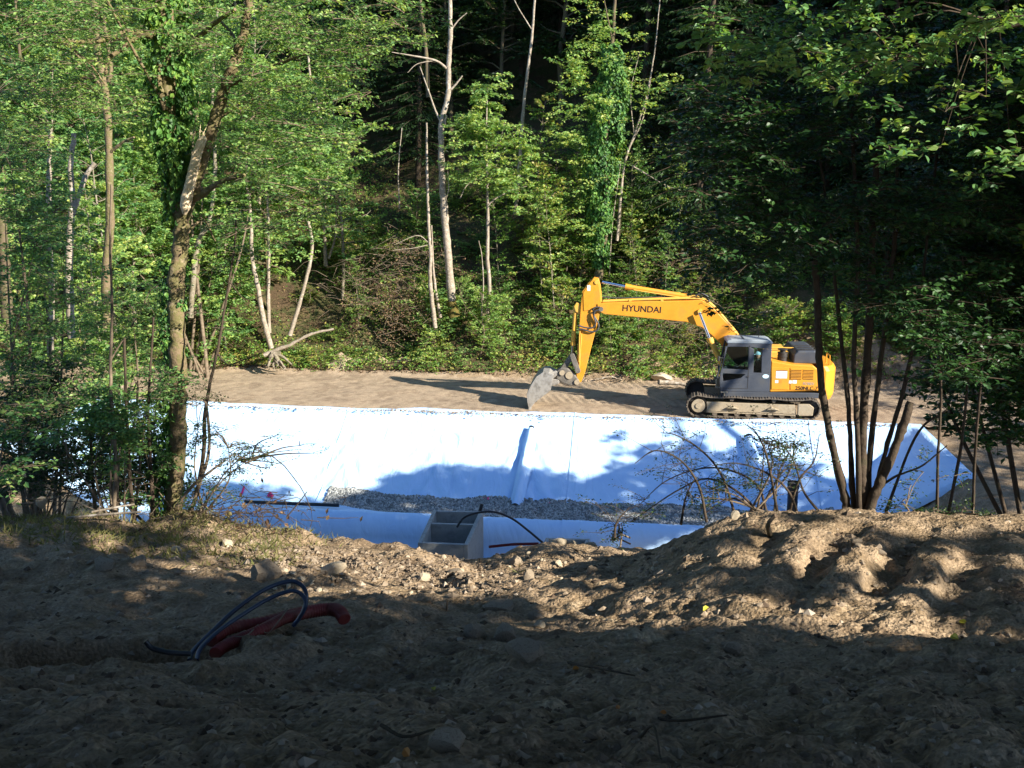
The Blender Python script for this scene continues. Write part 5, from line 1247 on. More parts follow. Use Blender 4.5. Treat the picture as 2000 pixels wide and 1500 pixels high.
wood_tree("ivy_clad_tree", "tall leaning tree wrapped in a thick column of glossy ivy above the excavator boom", [
    ([(1168, 545, 46.6), (1176, 480, 46.6), (1185, 400, 46.6), (1180, 300, 46.6), (1190, 200, 46.6), (1196, 90, 46.6), (1200, 20, 46.6), (1204, -40, 46.6)], .20, .05), ([(1196, 80, 46.6), (1188, 40, 46.4), (1180, 0, 46.3)], .05, .02), ([(1210, 460, 46.4), (1214, 400, 46.2)], .03, .01)], 'bark', sprays(isp, .14, 8, 'leaf_yellow', 65, "crown", wood=False), extra=ivy_extra)
wood_tree("slender_tree", "thin pale leafless stem rising in shade between birch and ivy tree", [([(1006, 420, 48.5), (1012, 360, 48.5), (1020, 240, 48.5), (1028, 160, 48.5), (1040, 60, 48.5), (1046, -30, 48.5)], .10, .05), ([(1040, 60, 48.5), (1015, 20, 48.3), (1002, -5, 48.2)], .03, .015)], 'bark_pale')
tsp = vol_sprays(46, [(1290, 170, 1), (1260, 300, 1), (1310, 300, 1), (1300, 400, 1), (1320, 350, .6), (1270, 60, 1), (1240, 240, 1)], 32, 47.2, .8, .6, 66)
wood_tree("many_stemmed_tree", "pale thin many-stemmed tree with sparse leaves right of the ivy column", [
    ([(1205, 470, 47), (1218, 330, 47), (1240, 260, 47), (1262, 190, 47), (1280, 90, 47), (1290, -20, 47)], .07, .02), ([(1226, 295, 47), (1256, 230, 47), (1272, 150, 47)], .04, .015), ([(1228, 320, 47), (1262, 340, 46.8), (1300, 362, 46.6), (1330, 372, 46.5)], .04, .01), ([(1238, 262, 47), (1232, 180, 47), (1250, 100, 47)], .03, .012),
    ([(1190, 540, 46.8), (1196, 440, 46.8), (1212, 320, 46.8)], .03, .02)], 'bark_pale', sprays(tsp, .12, 6, 'leaf_yellow', 67, "crown"))
# pale stems, left part of the bank
LS = [("pale kinked dead stem standing on the left bank, nearest the fallen log", [([(566, 655, 45.4), (580, 610, 45.4), (598, 545, 45.4), (609, 490, 45.4), (606, 450, 45.4), (598, 420, 45.4)], .10, .06)]),
      ("left of two pale stems above the root plate at the edge of the plateau", [([(530, 680, 44.9), (515, 625, 44.9), (503, 560, 44.9), (492, 500, 44.9), (490, 430, 44.9), (482, 350, 45.2), (480, 200, 45.8)], .12, .05)]),
      ("right straight stem of two pale stems above the root plate", [([(526, 650, 45.4), (524, 590, 45.4), (525, 500, 45.4), (524, 450, 45.4), (520, 300, 45.8)], .09, .05)]),
      ("grey stem forking just below the dark hollow left of centre", [([(636, 520, 50), (634, 470, 50), (632, 430, 50), (640, 330, 50.2), (628, 240, 50.3), (608, 160, 50.5), (600, 90, 50.6)], .10, .05), ([(642, 505, 49.8), (655, 460, 49.8), (656, 400, 49.8), (652, 330, 50)], .06, .03)]),
      ("thin white stem in shade left of the white tree", [([(780, 408, 49), (778, 330, 49), (785, 250, 49.2)], .04, .02)]),
      ("very thin pale stem beside the white birch", [([(940, 620, 45), (944, 560, 45), (941, 500, 45), (935, 470, 45)], .03, .015)]),
      ("faint bluish trunk high in the shade left of the white tree", [([(836, 190, 52), (832, 100, 52), (824, 30, 52), (820, -20, 52)], .11, .07)]),
      ("dead snag stump standing on the right shaded bank", [([(1330, 520, 47), (1332, 480, 47), (1330, 450, 47)], .11, .07)])]
for lb, stm in LS: wood_tree("slender_tree", lb, stm, 'bark_pale' if 'stump' not in lb and 'bluish' not in lb else 'bark')
# tall trees on the left behind the near tree
for lb, stm, bk in [("tall straight trunk with rough patchy bark left of the ivy-clad near tree", [([(208, 640, 31), (207, 560, 31), (214, 440, 31), (214, 330, 31), (208, 200, 31), (190, 90, 31), (182, -30, 31)], .145, .09), ([(205, 180, 31), (170, 130, 30.8), (120, 75, 30.6)], .045, .02), ([(212, 300, 31), (240, 278, 30.8), (262, 268, 30.6)], .05, .03), ([(213, 160, 31), (216, 130, 31), (206, 60, 31), (200, -20, 31)], .06, .05)], 'bark_moss'),
                    ("slim forked trunk further left with stub arms", [([(140, 660, 32), (135, 540, 32), (140, 420, 32), (143, 400, 32), (138, 330, 32), (145, 260, 32)], .13, .07), ([(143, 415, 32), (165, 350, 32), (185, 318, 32)], .08, .06)], 'bark_pale'),
                    ("reddish trunk at the far left edge", [([(14, 620, 30), (8, 500, 30), (2, 420, 30)], .16, .12)], 'bark'),
                    ("thin trunk close right of the splintered tree", [([(372, 620, 44.5), (385, 480, 44.5), (408, 435, 44.5), (420, 330, 44.5), (415, 180, 44.5), (425, 20, 44.5)], .13, .05)], 'bark_grey'),
                    ("second slim straight trunk in the left wood", [([(98, 700, 33), (100, 560, 33), (95, 420, 33), (98, 250, 33)], .11, .07)], 'bark_pale')]:
    wood_tree("tall_tree", lb, stm, bk)
def log(P, r0, r1, label, m='bark_pale', cat="log", name="log"):
    Q = smooth_path([at(*p) for p in P], 16); b = MB(); rr = np.random.default_rng(3); b.tube(Q+rr.normal(size=Q.shape)*.012, np.linspace(r0, r1, 16)*(1+.1*rr.normal(size=16)), 9); o = b.build(name, M[m], origin=Q[0]); tag(o, label, cat)
log([(515, 694, 44.6), (540, 683, 44.6), (570, 672, 44.6), (610, 652, 44.7), (652, 643, 44.8)], .10, .05, "pale fallen log propped on the root plate at the edge of the plateau")
log([(1285, 746, 41.6), (1310, 747, 41.6), (1340, 752, 41.5), (1362, 755, 41.4)], .11, .05, "pale log lying on the plateau edge in front of the excavator cab")
log([(1480, 612, 44), (1520, 603, 44), (1560, 590, 44)], .05, .02, "white broken branch hanging above the engine hood", name="broken_branch", cat="branch")
log([(1160, 742, 43), (1190, 736, 43), (1215, 742, 43)], .04, .02, "short grey stick at the foot of the bank behind the stick of the excavator", name="dead_branch", cat="branch")
p = hit_ground(1292, 742, 36); put_stone(0, 0, 40, 12, "pale low boulder beside the log at the back of the plateau", True, P=np.array([p[0], p[1], p[2]+.05]))
# upturned roots
b = MB(); rr = np.random.default_rng(8); c0 = at(538, 700, 44.5)
for k in range(11):
    a = rr.uniform(0, 6.28); d = np.array([math.cos(a)*.9, -abs(math.sin(a))*.4, rr.uniform(-.9, .1)])*rr.uniform(.4, 1); P = [c0+[rr.normal()*.12, 0, .25], c0+d*.35+rr.normal(size=3)*.08+[0, 0, .1], c0+d*.6+rr.normal(size=3)*.1, c0+d*.85+[0, 0, -.1]]; b.tube(smooth_path(P, 9), np.linspace(.085, .02, 9), 6)
o = b.build("tree_roots", M['bark_grey'], origin=c0); tag(o, "pale exposed roots at the plateau edge below two pale stems", "roots")
# brash: dead brown branches in the gully
def brash(name, label, cx, cy, Y, w_, h_, n, seed, m='bark_twig', leaves=0, r0=.014, size=1.2):
    r = np.random.default_rng(seed); b = MB(); c = at(cx, cy, Y); lf = []
    for _ in range(n):
        p = c+np.array([r.normal()*w_, r.normal()*.5, r.normal()*h_]); a = r.random()*6.28; d = np.array([math.cos(a), math.sin(a)*.4, r.uniform(-.5, .5)]); L_ = size*r.uniform(.4, 1.2)
        P = np.array([p, p+d*L_*.5+r.normal(size=3)*.08, p+d*L_+[0, 0, -.15*L_]]); b.tube(P, [r0, r0*.7, r0*.3], 4, cap=False); lf.append(P[1:])
    root = empty(name, tuple(c)); tag(root, label, "brushwood"); b.build("branches", M[m], root, origin=c)["kind"] = "stuff"
    if leaves:
        lf = np.concatenate(lf); i = r.integers(0, len(lf), leaves); Q = lf[i]+r.normal(size=(leaves, 3))*.14; l = MB(); l.leaves(Q, r.normal(size=(leaves, 3)), r.normal(size=(leaves, 3))+[0, -.5, .5], .10, .06, r.random(leaves)); l.build("dead_leaves", M['litter'], root, origin=c, smooth=False)
brash("brushwood", "heap of dead brown brushwood in the gully left of the twin stems", 770, 590, 45.5, .9, 1.3, 110, 71, leaves=1500)
brash("brushwood", "tangle of brown dead branches higher in the gully", 800, 500, 46.5, 1.0, .5, 90, 72, leaves=500)
brash("brushwood", "brown dead branches under the boom behind the cab", 1360, 640, 43.6, 1.0, .8, 110, 73, leaves=400)
brash("brushwood", "dry branches on the shaded bank above the boom", 1320, 520, 46.5, 1.3, .35, 60, 74, leaves=300)
brash("brushwood", "loose sticks at the foot of the bank behind the stick", 1180, 738, 42.9, 1.2, .06, 40, 75, size=.8)
brash("brushwood", "scattered bare branches on the grassy left bank", 690, 560, 46, 1.5, .8, 80, 76)

# ================================================================== trees and bushes on the near bank
def leafy(name, label, cat, base, sprs, leaf, per, m, seed, stems=(), bark='bark_twig', group=None, nmain=6, **kw):
    """a bush: stems run from the base out to the leafy twigs"""
    root = empty(name, tuple(base)); tag(root, label, cat, group); r = np.random.default_rng(seed); o_ = np.array(base, float)
    W = MB()
    for P, r0, r1 in stems: W.tube(smooth_path(P, 18), np.linspace(r0, r1, 18), 6)
    ctr = np.array([p for p, _, _ in sprs]); ends = ctr[r.choice(len(ctr), min(nmain, len(ctr)), replace=False)]; pts = []
    for q in ends:
        L_ = np.linalg.norm(q-o_); mid = o_*.45+q*.55+r.normal(size=3)*.06*L_*np.array([1, 1, .3])+[0, 0, .06*L_]
        S_ = smooth_path([o_+r.normal(size=3)*[.12, .12, 0], mid, q], 14); W.tube(S_, np.linspace(.012+.006*L_, .006, 14), 5, cap=False); pts.append(S_[3:])
    pts = np.concatenate(pts)
    for p in ctr[::3]:
        dd = np.linalg.norm(pts-p, axis=1); k = dd.argmin()
        if dd[k] < 1.3: W.tube(smooth_path([pts[k], (pts[k]+p)/2+[0, 0, .08], p], 6), np.linspace(.009, .004, 6), 3, cap=False)
    W.build("stems", M[bark], root, origin=o_)["kind"] = "stuff"
    sprays(sprs, leaf, per, m, seed+1, **kw)(root, o_, r)
    return root

# ---- the splintered, ivy-clad tree on the left bank
YL = 16.2
lt_sp = vol_sprays(560, [(470, 180, 3), (560, 240, 3), (620, 120, 2), (700, 60, 2.2), (800, 20, 1.6), (540, 330, 2), (430, 300, 2), (180, 60, 2), (120, 160, 2), (230, 200, 1.4), (60, 250, 1.2), (420, 60, 2), (640, 260, 1.2), (250, 20, 2), (560, 30, 2), (500, 400, .8), (600, 400, .8), (90, 30, 1.5), (700, 130, 1.3)], 62, 16.4, 2.3, .62, 81)
def near_extra(root, o_, rr):
    ivy_column([(345, 430, YL+.1), (342, 330, YL), (336, 250, YL), (330, 160, YL), (325, 60, YL), (322, -40, YL)], [.14, .2, .25, .27, .24, .26], 3600, .085, 82, m='ivy')(root, o_, rr)
    ivy_column([(322, 1000, YL+.1), (331, 900, YL+.1), (334, 800, YL+.1), (335, 640, YL+.1), (335, 500, YL+.1)], [.26, .21, .17, .17, .18], 2900, .065, 83, name="low_ivy")(root, o_, rr)
    b = MB(); Q = smooth_path([at(360, 418, YL-.16), at(363, 395, YL-.2), at(371, 360, YL-.2), at(378, 330, YL-.19), at(385, 300, YL-.18), at(393, 278, YL-.17), at(400, 266, YL-.15)], 26)
    b.tube(Q, np.interp(np.linspace(0, 1, 26), [0, .12, .3, .8, .95, 1], [.03, .085, .082, .07, .06, .03])*(1+.05*rr.normal(size=26)), 8)
    for k in range(5): b.tube([Q[22-k*2], Q[24-k]+rr.normal(size=3)*.03, Q[25]+rr.normal(size=3)*.05+[0, 0, .05*k]], [.02, .012, .002], 3)
    b.build("splintered_wood", M['wood_raw'], root, origin=o_)
wood_tree("splintered_tree", "mossy ivy-clad tree on the left bank with a pale splintered break and spreading light foliage", [
    ([(338, 1020, YL), (338, 985, YL), (346, 900, YL), (349, 800, YL), (348, 700, YL), (345, 600, YL), (350, 500, YL), (356, 420, YL)], .145, .12),
    ([(352, 430, YL+.05), (341, 340, YL+.05), (332, 260, YL+.05), (328, 120, YL+.05), (326, -40, YL+.05)], .12, .10),
    ([(324, 215, YL-.22), (312, 170, YL-.25), (309, 130, YL-.25), (317, 60, YL-.22), (318, -40, YL-.22)], .05, .045),
    ([(357, 425, YL), (375, 370, YL), (395, 310, YL), (412, 265, YL), (430, 200, YL), (450, 140, YL), (466, 100, YL), (478, 50, YL), (492, -20, YL)], .115, .055),
    ([(374, 392, YL), (395, 380, YL-.2), (420, 362, YL-.4), (450, 348, YL-.6), (478, 342, YL-.8)], .055, .03),
    ([(330, 80, YL), (290, 68, YL-.2), (250, 64, YL-.4), (210, 76, YL-.6), (165, 82, YL-.9), (122, 78, YL-1.1)], .075, .02), ([(270, 70, YL-.3), (240, 95, YL-.4), (212, 115, YL-.5), (206, 145, YL-.6)], .04, .02),
    ([(123, 80, YL-1.1), (150, 102, YL-1.1), (180, 130, YL-1.1), (206, 166, YL-1)], .02, .012), ([(352, 95, YL), (385, 75, YL-.3), (420, 45, YL-.6), (460, 18, YL-.9)], .05, .025),
    ([(440, 170, YL), (500, 145, YL-.4), (570, 115, YL-.9), (640, 90, YL-1.4)], .04, .012), ([(420, 235, YL), (480, 200, YL+.5), (560, 170, YL+1)], .03, .01), ([(466, 110, YL), (455, 70, YL+.2), (430, 40, YL+.4)], .04, .02),
    ([(340, 230, YL), (290, 150, YL-.4), (240, 60, YL-.8), (200, -20, YL-1)], .03, .015), ([(353, 470, YL), (395, 430, YL+.4), (420, 470, YL+.7)], .03, .012)],
    'bark_moss', sprays([s_ for s_ in lt_sp if not (abs(px_of(*s_[0])[0]-378) < 60 and 250 < px_of(*s_[0])[1] < 620 and s_[0][1] < 16.6)], .062, 13, 'leaf_yellow', 84, "crown", thick=.009, tint=(.05, .8)), extra=near_extra, sides=14, jit=.03)
# thin stems beside it
wood_tree("thin_sapling", "thin dark bent sapling just right of the splintered tree", [([(372, 1000, 15.6), (385, 960, 15.6), (398, 880, 15.6), (400, 810, 15.6), (412, 740, 15.6), (424, 690, 15.6), (434, 630, 15.6), (446, 560, 15.6), (458, 480, 15.6), (462, 420, 15.6)], .035, .012), ([(424, 690, 15.6), (445, 712, 15.5), (478, 702, 15.3), (510, 690, 15.2)], .014, .006), ([(448, 550, 15.6), (480, 585, 15.5), (520, 575, 15.4)], .012, .005)], 'bark_dark',
    sprays(vol_sprays(36, [(450, 520, 1), (470, 430, 1.2), (500, 470, 1), (430, 640, .6), (560, 380, 1.4), (610, 400, 1.3), (520, 420, 1)], 42, 15.6, .5, .45, 85), .055, 9, 'leaf_dark', 86, "crown"))
wood_tree("thin_sapling", "thin leaning light-barked stem crossing behind the small-leaved bush", [([(370, 1010, 15.3), (388, 950, 15.3), (408, 880, 15.3), (404, 800, 15.3), (398, 780, 15.3)], .03, .02), ([(345, 990, 15.2), (375, 950, 15.2), (418, 915, 15.2), (440, 900, 15.2)], .03, .015)], 'bark_twig')
wood_tree("thin_sapling", "straight thin pole with peeling bark left of the splintered tree", [([(236, 1050, 15), (224, 1000, 15), (226, 900, 15), (218, 800, 15), (216, 700, 15), (219, 600, 15), (215, 480, 15), (218, 360, 15)], .035, .015), ([(232, 1045, 14.9), (215, 1000, 14.9), (202, 960, 14.9)], .015, .008)], 'bark_twig')
wood_tree("thin_sapling", "pair of dark stems between the thin pole and the splintered tree", [([(262, 1020, 15.8), (256, 960, 15.8), (252, 900, 15.8), (246, 780, 15.8), (243, 660, 15.8)], .04, .02), ([(300, 1020, 15.9), (296, 930, 15.9), (290, 800, 15.9), (300, 620, 15.9)], .035, .015)], 'bark_dark')
stick_obj([at(150, 560, 20), at(200, 590, 20), at(245, 640, 20)], .02, .012, "arching bare branch among the bushes on the far left", 'bark_twig', "branch", "branch")
leafy("leafy_bush", "small-leaved dark bush leaning over the white fabric right of the splintered tree", "bush", fore_xyz(385, 1010),
      vol_sprays(85, [(400, 850, 2), (430, 830, 1), (450, 880, 1.6), (420, 920, 2), (490, 870, 1), (480, 910, 1), (400, 780, .8), (520, 890, .5), (395, 970, 1.2), (440, 960, 1)], 26, 15.2, .5, .34, 91), .042, 6, 'leaf_dark', 92)
leafy("leafy_sprig", "fine twig of small leaves reaching right over the sunlit white slope", "bush", at(470, 905, 15.2),
      [(at(x_, y_, 15.1), np.array([1, 0, .1*k]), .3) for k, (x_, y_) in enumerate(((500, 880), (540, 850), (560, 880), (585, 870), (610, 885), (545, 905), (520, 915)))], .035, 4, 'leaf_dark', 93)
stick_obj([at(395, 1000, 14.6), at(430, 935, 14.6), at(470, 895, 14.6), at(505, 882, 14.6), at(545, 900, 14.6), at(575, 935, 14.6), at(595, 965, 14.6), at(610, 1005, 14.6), at(606, 1030, 14.6)], .012, .005, "long bare twig arching over the black pipe to the ground", 'bark_dark', "branch", "arching_branch")
stick_obj([at(560, 1010, 14.6), at(585, 980, 14.6), at(600, 960, 14.6)], .012, .008, "short forked twig crossing the arching twig", 'bark_dark', "branch", "branch")
for i, (pts, rad, Y_, dy, n, lf, m_, lb) in enumerate([
    ([(60, 600, 2), (120, 650, 2), (30, 700, 2), (160, 560, 1.5), (100, 500, 1.5)], 60, 21, 1.5, 130, .085, 'leaf_mid', "wide green bush filling the far left middle"),
    ([(200, 620, 2), (250, 700, 2), (280, 580, 2), (180, 730, 1.5), (290, 650, 1.5)], 45, 18.5, 1.0, 130, .07, 'leaf_mid', "bright leafy bush just left of the splintered trunk"),
    ([(210, 820, 3), (180, 780, 2), (240, 870, 2), (150, 850, 1)], 32, 15.2, .5, 60, .085, 'leaf_blue', "sunlit fresh green feathery shrub in front of the plateau's left end"),
    ([(280, 800, 2), (300, 880, 2), (260, 930, 1.5), (310, 740, 2), (290, 960, 1)], 34, 16.3, .7, 100, .06, 'leaf_mid', "tangled bush wrapped round the foot of the splintered tree"),
    ([(60, 830, 2), (100, 900, 2), (30, 900, 2), (130, 820, 1.5), (140, 930, 1)], 45, 16.8, .9, 110, .065, 'leaf_dark', "shaded dark bush at the left edge above the dry grass"),
    ([(5, 850, 1), (15, 930, 1), (8, 800, 1)], 20, 11, .3, 16, .08, 'leaf_blue', "few big sunlit leaves poking in at the left edge"),
    ([(20, 300, 2), (60, 400, 2), (40, 500, 2), (90, 340, 1.5), (10, 150, 2), (110, 450, 1)], 60, 22, 1.6, 170, .095, 'leaf_blue', "tall deep green thicket rising along the left edge"),
    ([(420, 560, 1.5), (400, 480, 1), (450, 620, 1), (560, 470, 1.2), (470, 540, 1), (430, 670, 1)], 45, 45.6, 1.2, 150, .15, 'leaf_mid', "loose green bush behind the thin dark sapling"),
    ([(60, 760, 2), (110, 740, 1), (20, 820, 2), (90, 850, 2), (150, 900, 1.5), (30, 930, 1.5), (200, 940, 1.5), (260, 860, 1.3), (180, 870, 1)], 40, 18.6, 1.0, 260, .075, 'leaf_dark', "dense dark thicket hiding the left end of the basin"),
    ([(310, 900, 2), (290, 850, 1.5), (320, 960, 2), (240, 960, 2), (200, 930, 1), (275, 920, 1.5)], 26, 16.9, .5, 120, .06, 'leaf_dark', "dark tangle low behind the splintered trunk"),
    ([(350, 120, 2), (280, 200, 2), (450, 80, 1.5), (150, 320, 2), (220, 420, 2), (300, 500, 2), (160, 480, 1.5)], 60, 44, 1.8, 260, .17, 'leaf_mid', "tall bright green crown far behind the ivy-covered stem"),
    ([(440, 400, 2), (560, 330, 2), (500, 260, 2), (620, 300, 1.5), (430, 200, 2), (560, 180, 2), (260, 420, 1.5), (270, 330, 1.5)], 60, 45.2, 2.0, 420, .17, 'leaf_yellow', "broad sunlit green crown standing behind the splintered tree"),
    ]):
    c = at(pts[0][0] if Y_ < 30 else 430-25*(i % 3), 900 if Y_ < 19 else 760, Y_); base = (c[0], Y_, GZ(c[0], Y_)-.1)
    leafy("leafy_bush", lb, "bush", base, vol_sprays(n, pts, rad, Y_, dy, .5 if Y_ < 19 else .75 if Y_ < 30 else 1.15, 100+i), lf, 11, m_, 120+i, thick=.008, nmain=1 if Y_ < 12 else 6 if Y_ < 30 else 3, wood=Y_ < 30)
# dry brash & logs on the bank
brash("brushwood", "dead twigs heaped at the foot of the splintered tree beside the fabric", 480, 1005, 14.8, .55, .10, 120, 131, 'bark_dark', leaves=60, r0=.008, size=.6)
brash("brushwood", "grey dead sticks in the dry grass at far left", 160, 960, 15.4, .8, .12, 50, 132, size=.7, r0=.009)
stick_obj([at(180, 1000, 14.8), at(220, 992, 14.8), at(262, 985, 14.8)], .02, .016, "pale dead branch lying above the dry grass at left, upper one", 'bark_pale', "branch", "dead_branch")
stick_obj([at(130, 1012, 14.5), at(200, 1005, 14.5), at(275, 1000, 14.5)], .022, .018, "pale dead branch lying in the dry grass at left, lower one", 'bark_pale', "branch", "dead_branch")
stick_obj([at(40, 985, 15.2), at(90, 978, 15.2), at(140, 960, 15.2)], .018, .01, "grey branch slanting in the grass at the left edge", 'bark_twig', "branch", "dead_branch")
r = np.random.default_rng(140); n = 9500
x = r.uniform(-9.5, -2.4, n); y = r.uniform(11.6, 17.5, n); keep = (r.random(n) < np.clip(1.25*sstep(-.17, -.27, x/y)*sstep(11.6, 13.2, y)+.9*vnoise(x*1.3, y*1.3, 5), 0, 1)); x = x[keep]; y = y[keep]; n = len(x)
b = MB(); L_ = r.uniform(.05, .2, n); b.leaves(np.stack([x, y, FL(x, y)-.01], -1), np.stack([r.normal(size=n)*.7, r.normal(size=n)*.6, r.uniform(.25, 1., n)], -1), r.normal(size=(n, 3))*[1, 1, .2]+[0, -.5, .2], L_, .012+.01*r.random(n), np.clip(.25+.6*r.random(n)+.5*vnoise(x*.9, y*.9, 77), 0, 1))
o = b.build("dry_grass", M['straw'], smooth=False); tag(o, "dry straw and grass covering the left bank", "grass", kind="stuff")
for i, (px, py) in enumerate(((525, 1075), (1012, 1120))):
    P = fore_xyz(px, py); b = MB(); rr = np.random.default_rng(150+i); m_ = 26 if i == 0 else 8; d = rr.normal(size=(m_, 3))*[1, .6, .2]+[0, 0, .9]; b.leaves(P+rr.normal(size=(m_, 3))*[.03, .03, 0], d, rr.normal(size=(m_, 3)), rr.uniform(.15, .33, m_), .012, .6+.3*rr.random(m_))
    o = b.build("straw_tuft", M['straw'], origin=P, smooth=False); tag(o, ("pale straw tuft bent over at the left end of the sunlit strip", "small straw tuft in the sunlit soil near the centre")[i], "grass tuft")

# ---- the many-stemmed hazel on the mound and the dark foliage on the right
YR = 13.4
hz = [([(1655, 1010, YR), (1648, 960, YR), (1628, 880, YR), (1612, 800, YR), (1600, 700, YR), (1597, 600, YR), (1592, 520, YR), (1580, 470, YR)], .075, .045),
      ([(1668, 1010, YR+.1), (1662, 900, YR+.1), (1656, 780, YR+.1), (1640, 640, YR+.1), (1625, 480, YR+.1), (1600, 300, YR+.1)], .05, .02),
      ([(1685, 1010, YR), (1684, 900, YR), (1690, 760, YR), (1700, 600, YR), (1705, 420, YR), (1715, 200, YR), (1720, -20, YR)], .085, .035),
      ([(1692, 1010, YR+.2), (1700, 880, YR+.2), (1716, 740, YR+.2), (1738, 560, YR+.2), (1752, 380, YR+.2), (1745, 100, YR+.2)], .055, .025),
      ([(1694, 1005, YR-.1), (1715, 950, YR-.1), (1742, 890, YR-.1), (1762, 835, YR-.1), (1778, 785, YR-.1)], .085, .065),
      ([(1700, 1000, YR+.1), (1730, 880, YR+.1), (1770, 740, YR+.1), (1800, 560, YR+.1), (1830, 300, YR+.1)], .045, .02),
      ([(1678, 1005, YR-.1), (1675, 860, YR-.1), (1668, 700, YR-.1), (1675, 500, YR-.1), (1660, 200, YR-.1), (1640, -20, YR-.1)], .05, .02),
      ([(1705, 960, YR), (1750, 930, YR-.2), (1800, 910, YR-.4), (1850, 870, YR-.6)], .025, .01)]
hz_sp = vol_sprays(1350, [(1500, 150, 2), (1450, 300, 1.6), (1430, 430, 2.2), (1410, 250, 2.2), (1440, 520, 1.6), (1500, 400, 2.4), (1440, 330, 2), (1600, 250, 3), (1700, 150, 3), (1800, 250, 3), (1750, 400, 3), (1880, 400, 3), (1600, 450, 2.4), (1950, 250, 3), (1930, 550, 3), (1800, 600, 3), (1500, 540, 1.2), (1480, 620, .8), (1700, 560, 2), (1900, 100, 3), (1950, 700, 2), (1560, 60, 2.2), (1440, 560, .9), (1850, 700, 1.6), (1990, 420, 2), (1400, 200, .8)], 60, YR+.3, 2.6, .62, 161)
def clear_of_machine(sp_, rnd):
    out = []
    for s_ in sp_:
        px, py = px_of(*(s_[0]+nrm(s_[1])*s_[2]*.5))
        if 1290 < px < 1650 and 540 < py < 850 and rnd.random() > (.12 if py < 610 and px > 1340 else .02): continue
        out.append(s_)
    return out
hz_sp = clear_of_machine(hz_sp, np.random.default_rng(5))
wood_tree("hazel", "dark many-stemmed hazel growing on the right mound, one thick stem leaning right and broken", [(P_s, a_*.82, b_*.82) for P_s, a_, b_ in hz], 'bark_dark', sprays(hz_sp, .085, 9, 'leaf_shaded', 162, "crown", thick=.007, tint=(0, .7), twig='bark_dark'), sides=10)
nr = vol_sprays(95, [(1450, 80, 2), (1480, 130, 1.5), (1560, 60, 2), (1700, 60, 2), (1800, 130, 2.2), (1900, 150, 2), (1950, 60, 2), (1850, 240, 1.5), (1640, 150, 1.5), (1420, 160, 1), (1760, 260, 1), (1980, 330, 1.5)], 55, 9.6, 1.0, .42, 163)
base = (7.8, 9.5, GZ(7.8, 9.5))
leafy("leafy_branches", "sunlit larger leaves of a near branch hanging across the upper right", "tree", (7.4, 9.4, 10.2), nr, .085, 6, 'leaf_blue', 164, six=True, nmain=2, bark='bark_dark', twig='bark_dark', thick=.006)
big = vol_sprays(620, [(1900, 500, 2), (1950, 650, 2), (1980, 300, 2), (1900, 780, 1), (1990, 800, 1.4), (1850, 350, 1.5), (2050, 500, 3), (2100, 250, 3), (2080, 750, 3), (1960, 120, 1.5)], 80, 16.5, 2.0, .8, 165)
leafy("leafy_bush", "dense black-green bushes closing the right edge of the picture", "bush", (8.6, 16.0, GZ(8.6, 16.)), big, .13, 7, 'leaf_shaded', 166, thick=.008, twig='bark_dark', bark='bark_dark', tint=(.2, 1))
# bare arching bush on the mound's left shoulder
r = np.random.default_rng(170); root = empty("bare_bush", tuple(at(1490, 1012, 12.6))); tag(root, "arching nearly leafless bush silhouetted against the white fabric, left of the hazel", "bush")
W = MB(); o_ = np.array(root.location); sp = []
arcs = [[(1500, 1012), (1480, 950), (1430, 920), (1370, 915), (1300, 940), (1250, 985)], [(1495, 1015), (1440, 960), (1380, 935), (1320, 960), (1260, 1000), (1230, 1020)], [(1560, 1010), (1540, 960), (1500, 925), (1440, 905), (1390, 910)],
        [(1440, 1020), (1410, 930), (1370, 880), (1320, 850), (1290, 845)], [(1520, 1010), (1500, 900), (1480, 850), (1460, 830)], [(1380, 1020), (1365, 950), (1330, 900), (1280, 880), (1240, 905)], [(1330, 1025), (1340, 970), (1360, 930)],
        [(1540, 1010), (1560, 940), (1590, 900), (1600, 850)], [(1500, 1015), (1450, 980), (1420, 975), (1380, 1000)], [(1600, 1000), (1570, 960), (1550, 900), (1520, 860)], [(1200, 1050), (1205, 1020), (1230, 990)], [(1480, 1010), (1510, 950), (1540, 915), (1600, 930)]]
for a in arcs:
    Yb = 12.6+r.uniform(-.5, .6); P = smooth_path([at(x_, y_, Yb+.05*i) for i, (x_, y_) in enumerate(a)], 24); W.tube(P, np.linspace(.02, .005, 24), 5)
    for k in range(13):
        q = P[r.integers(4, 24)]; d = np.array([r.normal(), r.normal()*.4, r.uniform(-.4, 1)]); L_ = r.uniform(.15, .5); e = q+nrm(d)*L_; W.tube([q, (q+e)/2+r.normal(size=3)*.03, e], [.005, .004, .0015], 3, cap=False)
        sp.append((e-nrm(d)*.05, d, .18))
W.build("branches", M['bark_dark'], root, origin=o_); sprays(sp, .035, 3, 'leaf_dark', 171, thick=.002)(root, o_, r)
leafy("leafy_bush", "darker leafy clump in the middle of the bare bush", "bush", tuple(at(1500, 1010, 12.9)), vol_sprays(60, [(1500, 870, 2), (1530, 900, 1.5), (1480, 940, 1), (1400, 950, 1), (1360, 980, .8), (1555, 860, 1)], 24, 12.9, .3, .25, 172), .04, 6, 'leaf_dark', 173)
leafy("leafy_bush", "sparse dark weeds against the blue-shaded right end of the fabric", "bush", tuple(at(1800, 1020, 12.2)), vol_sprays(50, [(1820, 1010, 2), (1770, 960, 1), (1860, 940, 1), (1900, 1010, 2), (1800, 900, .7), (1750, 1000, 1)], 24, 12.2, .3, .25, 174), .04, 5, 'leaf_dark', 175)
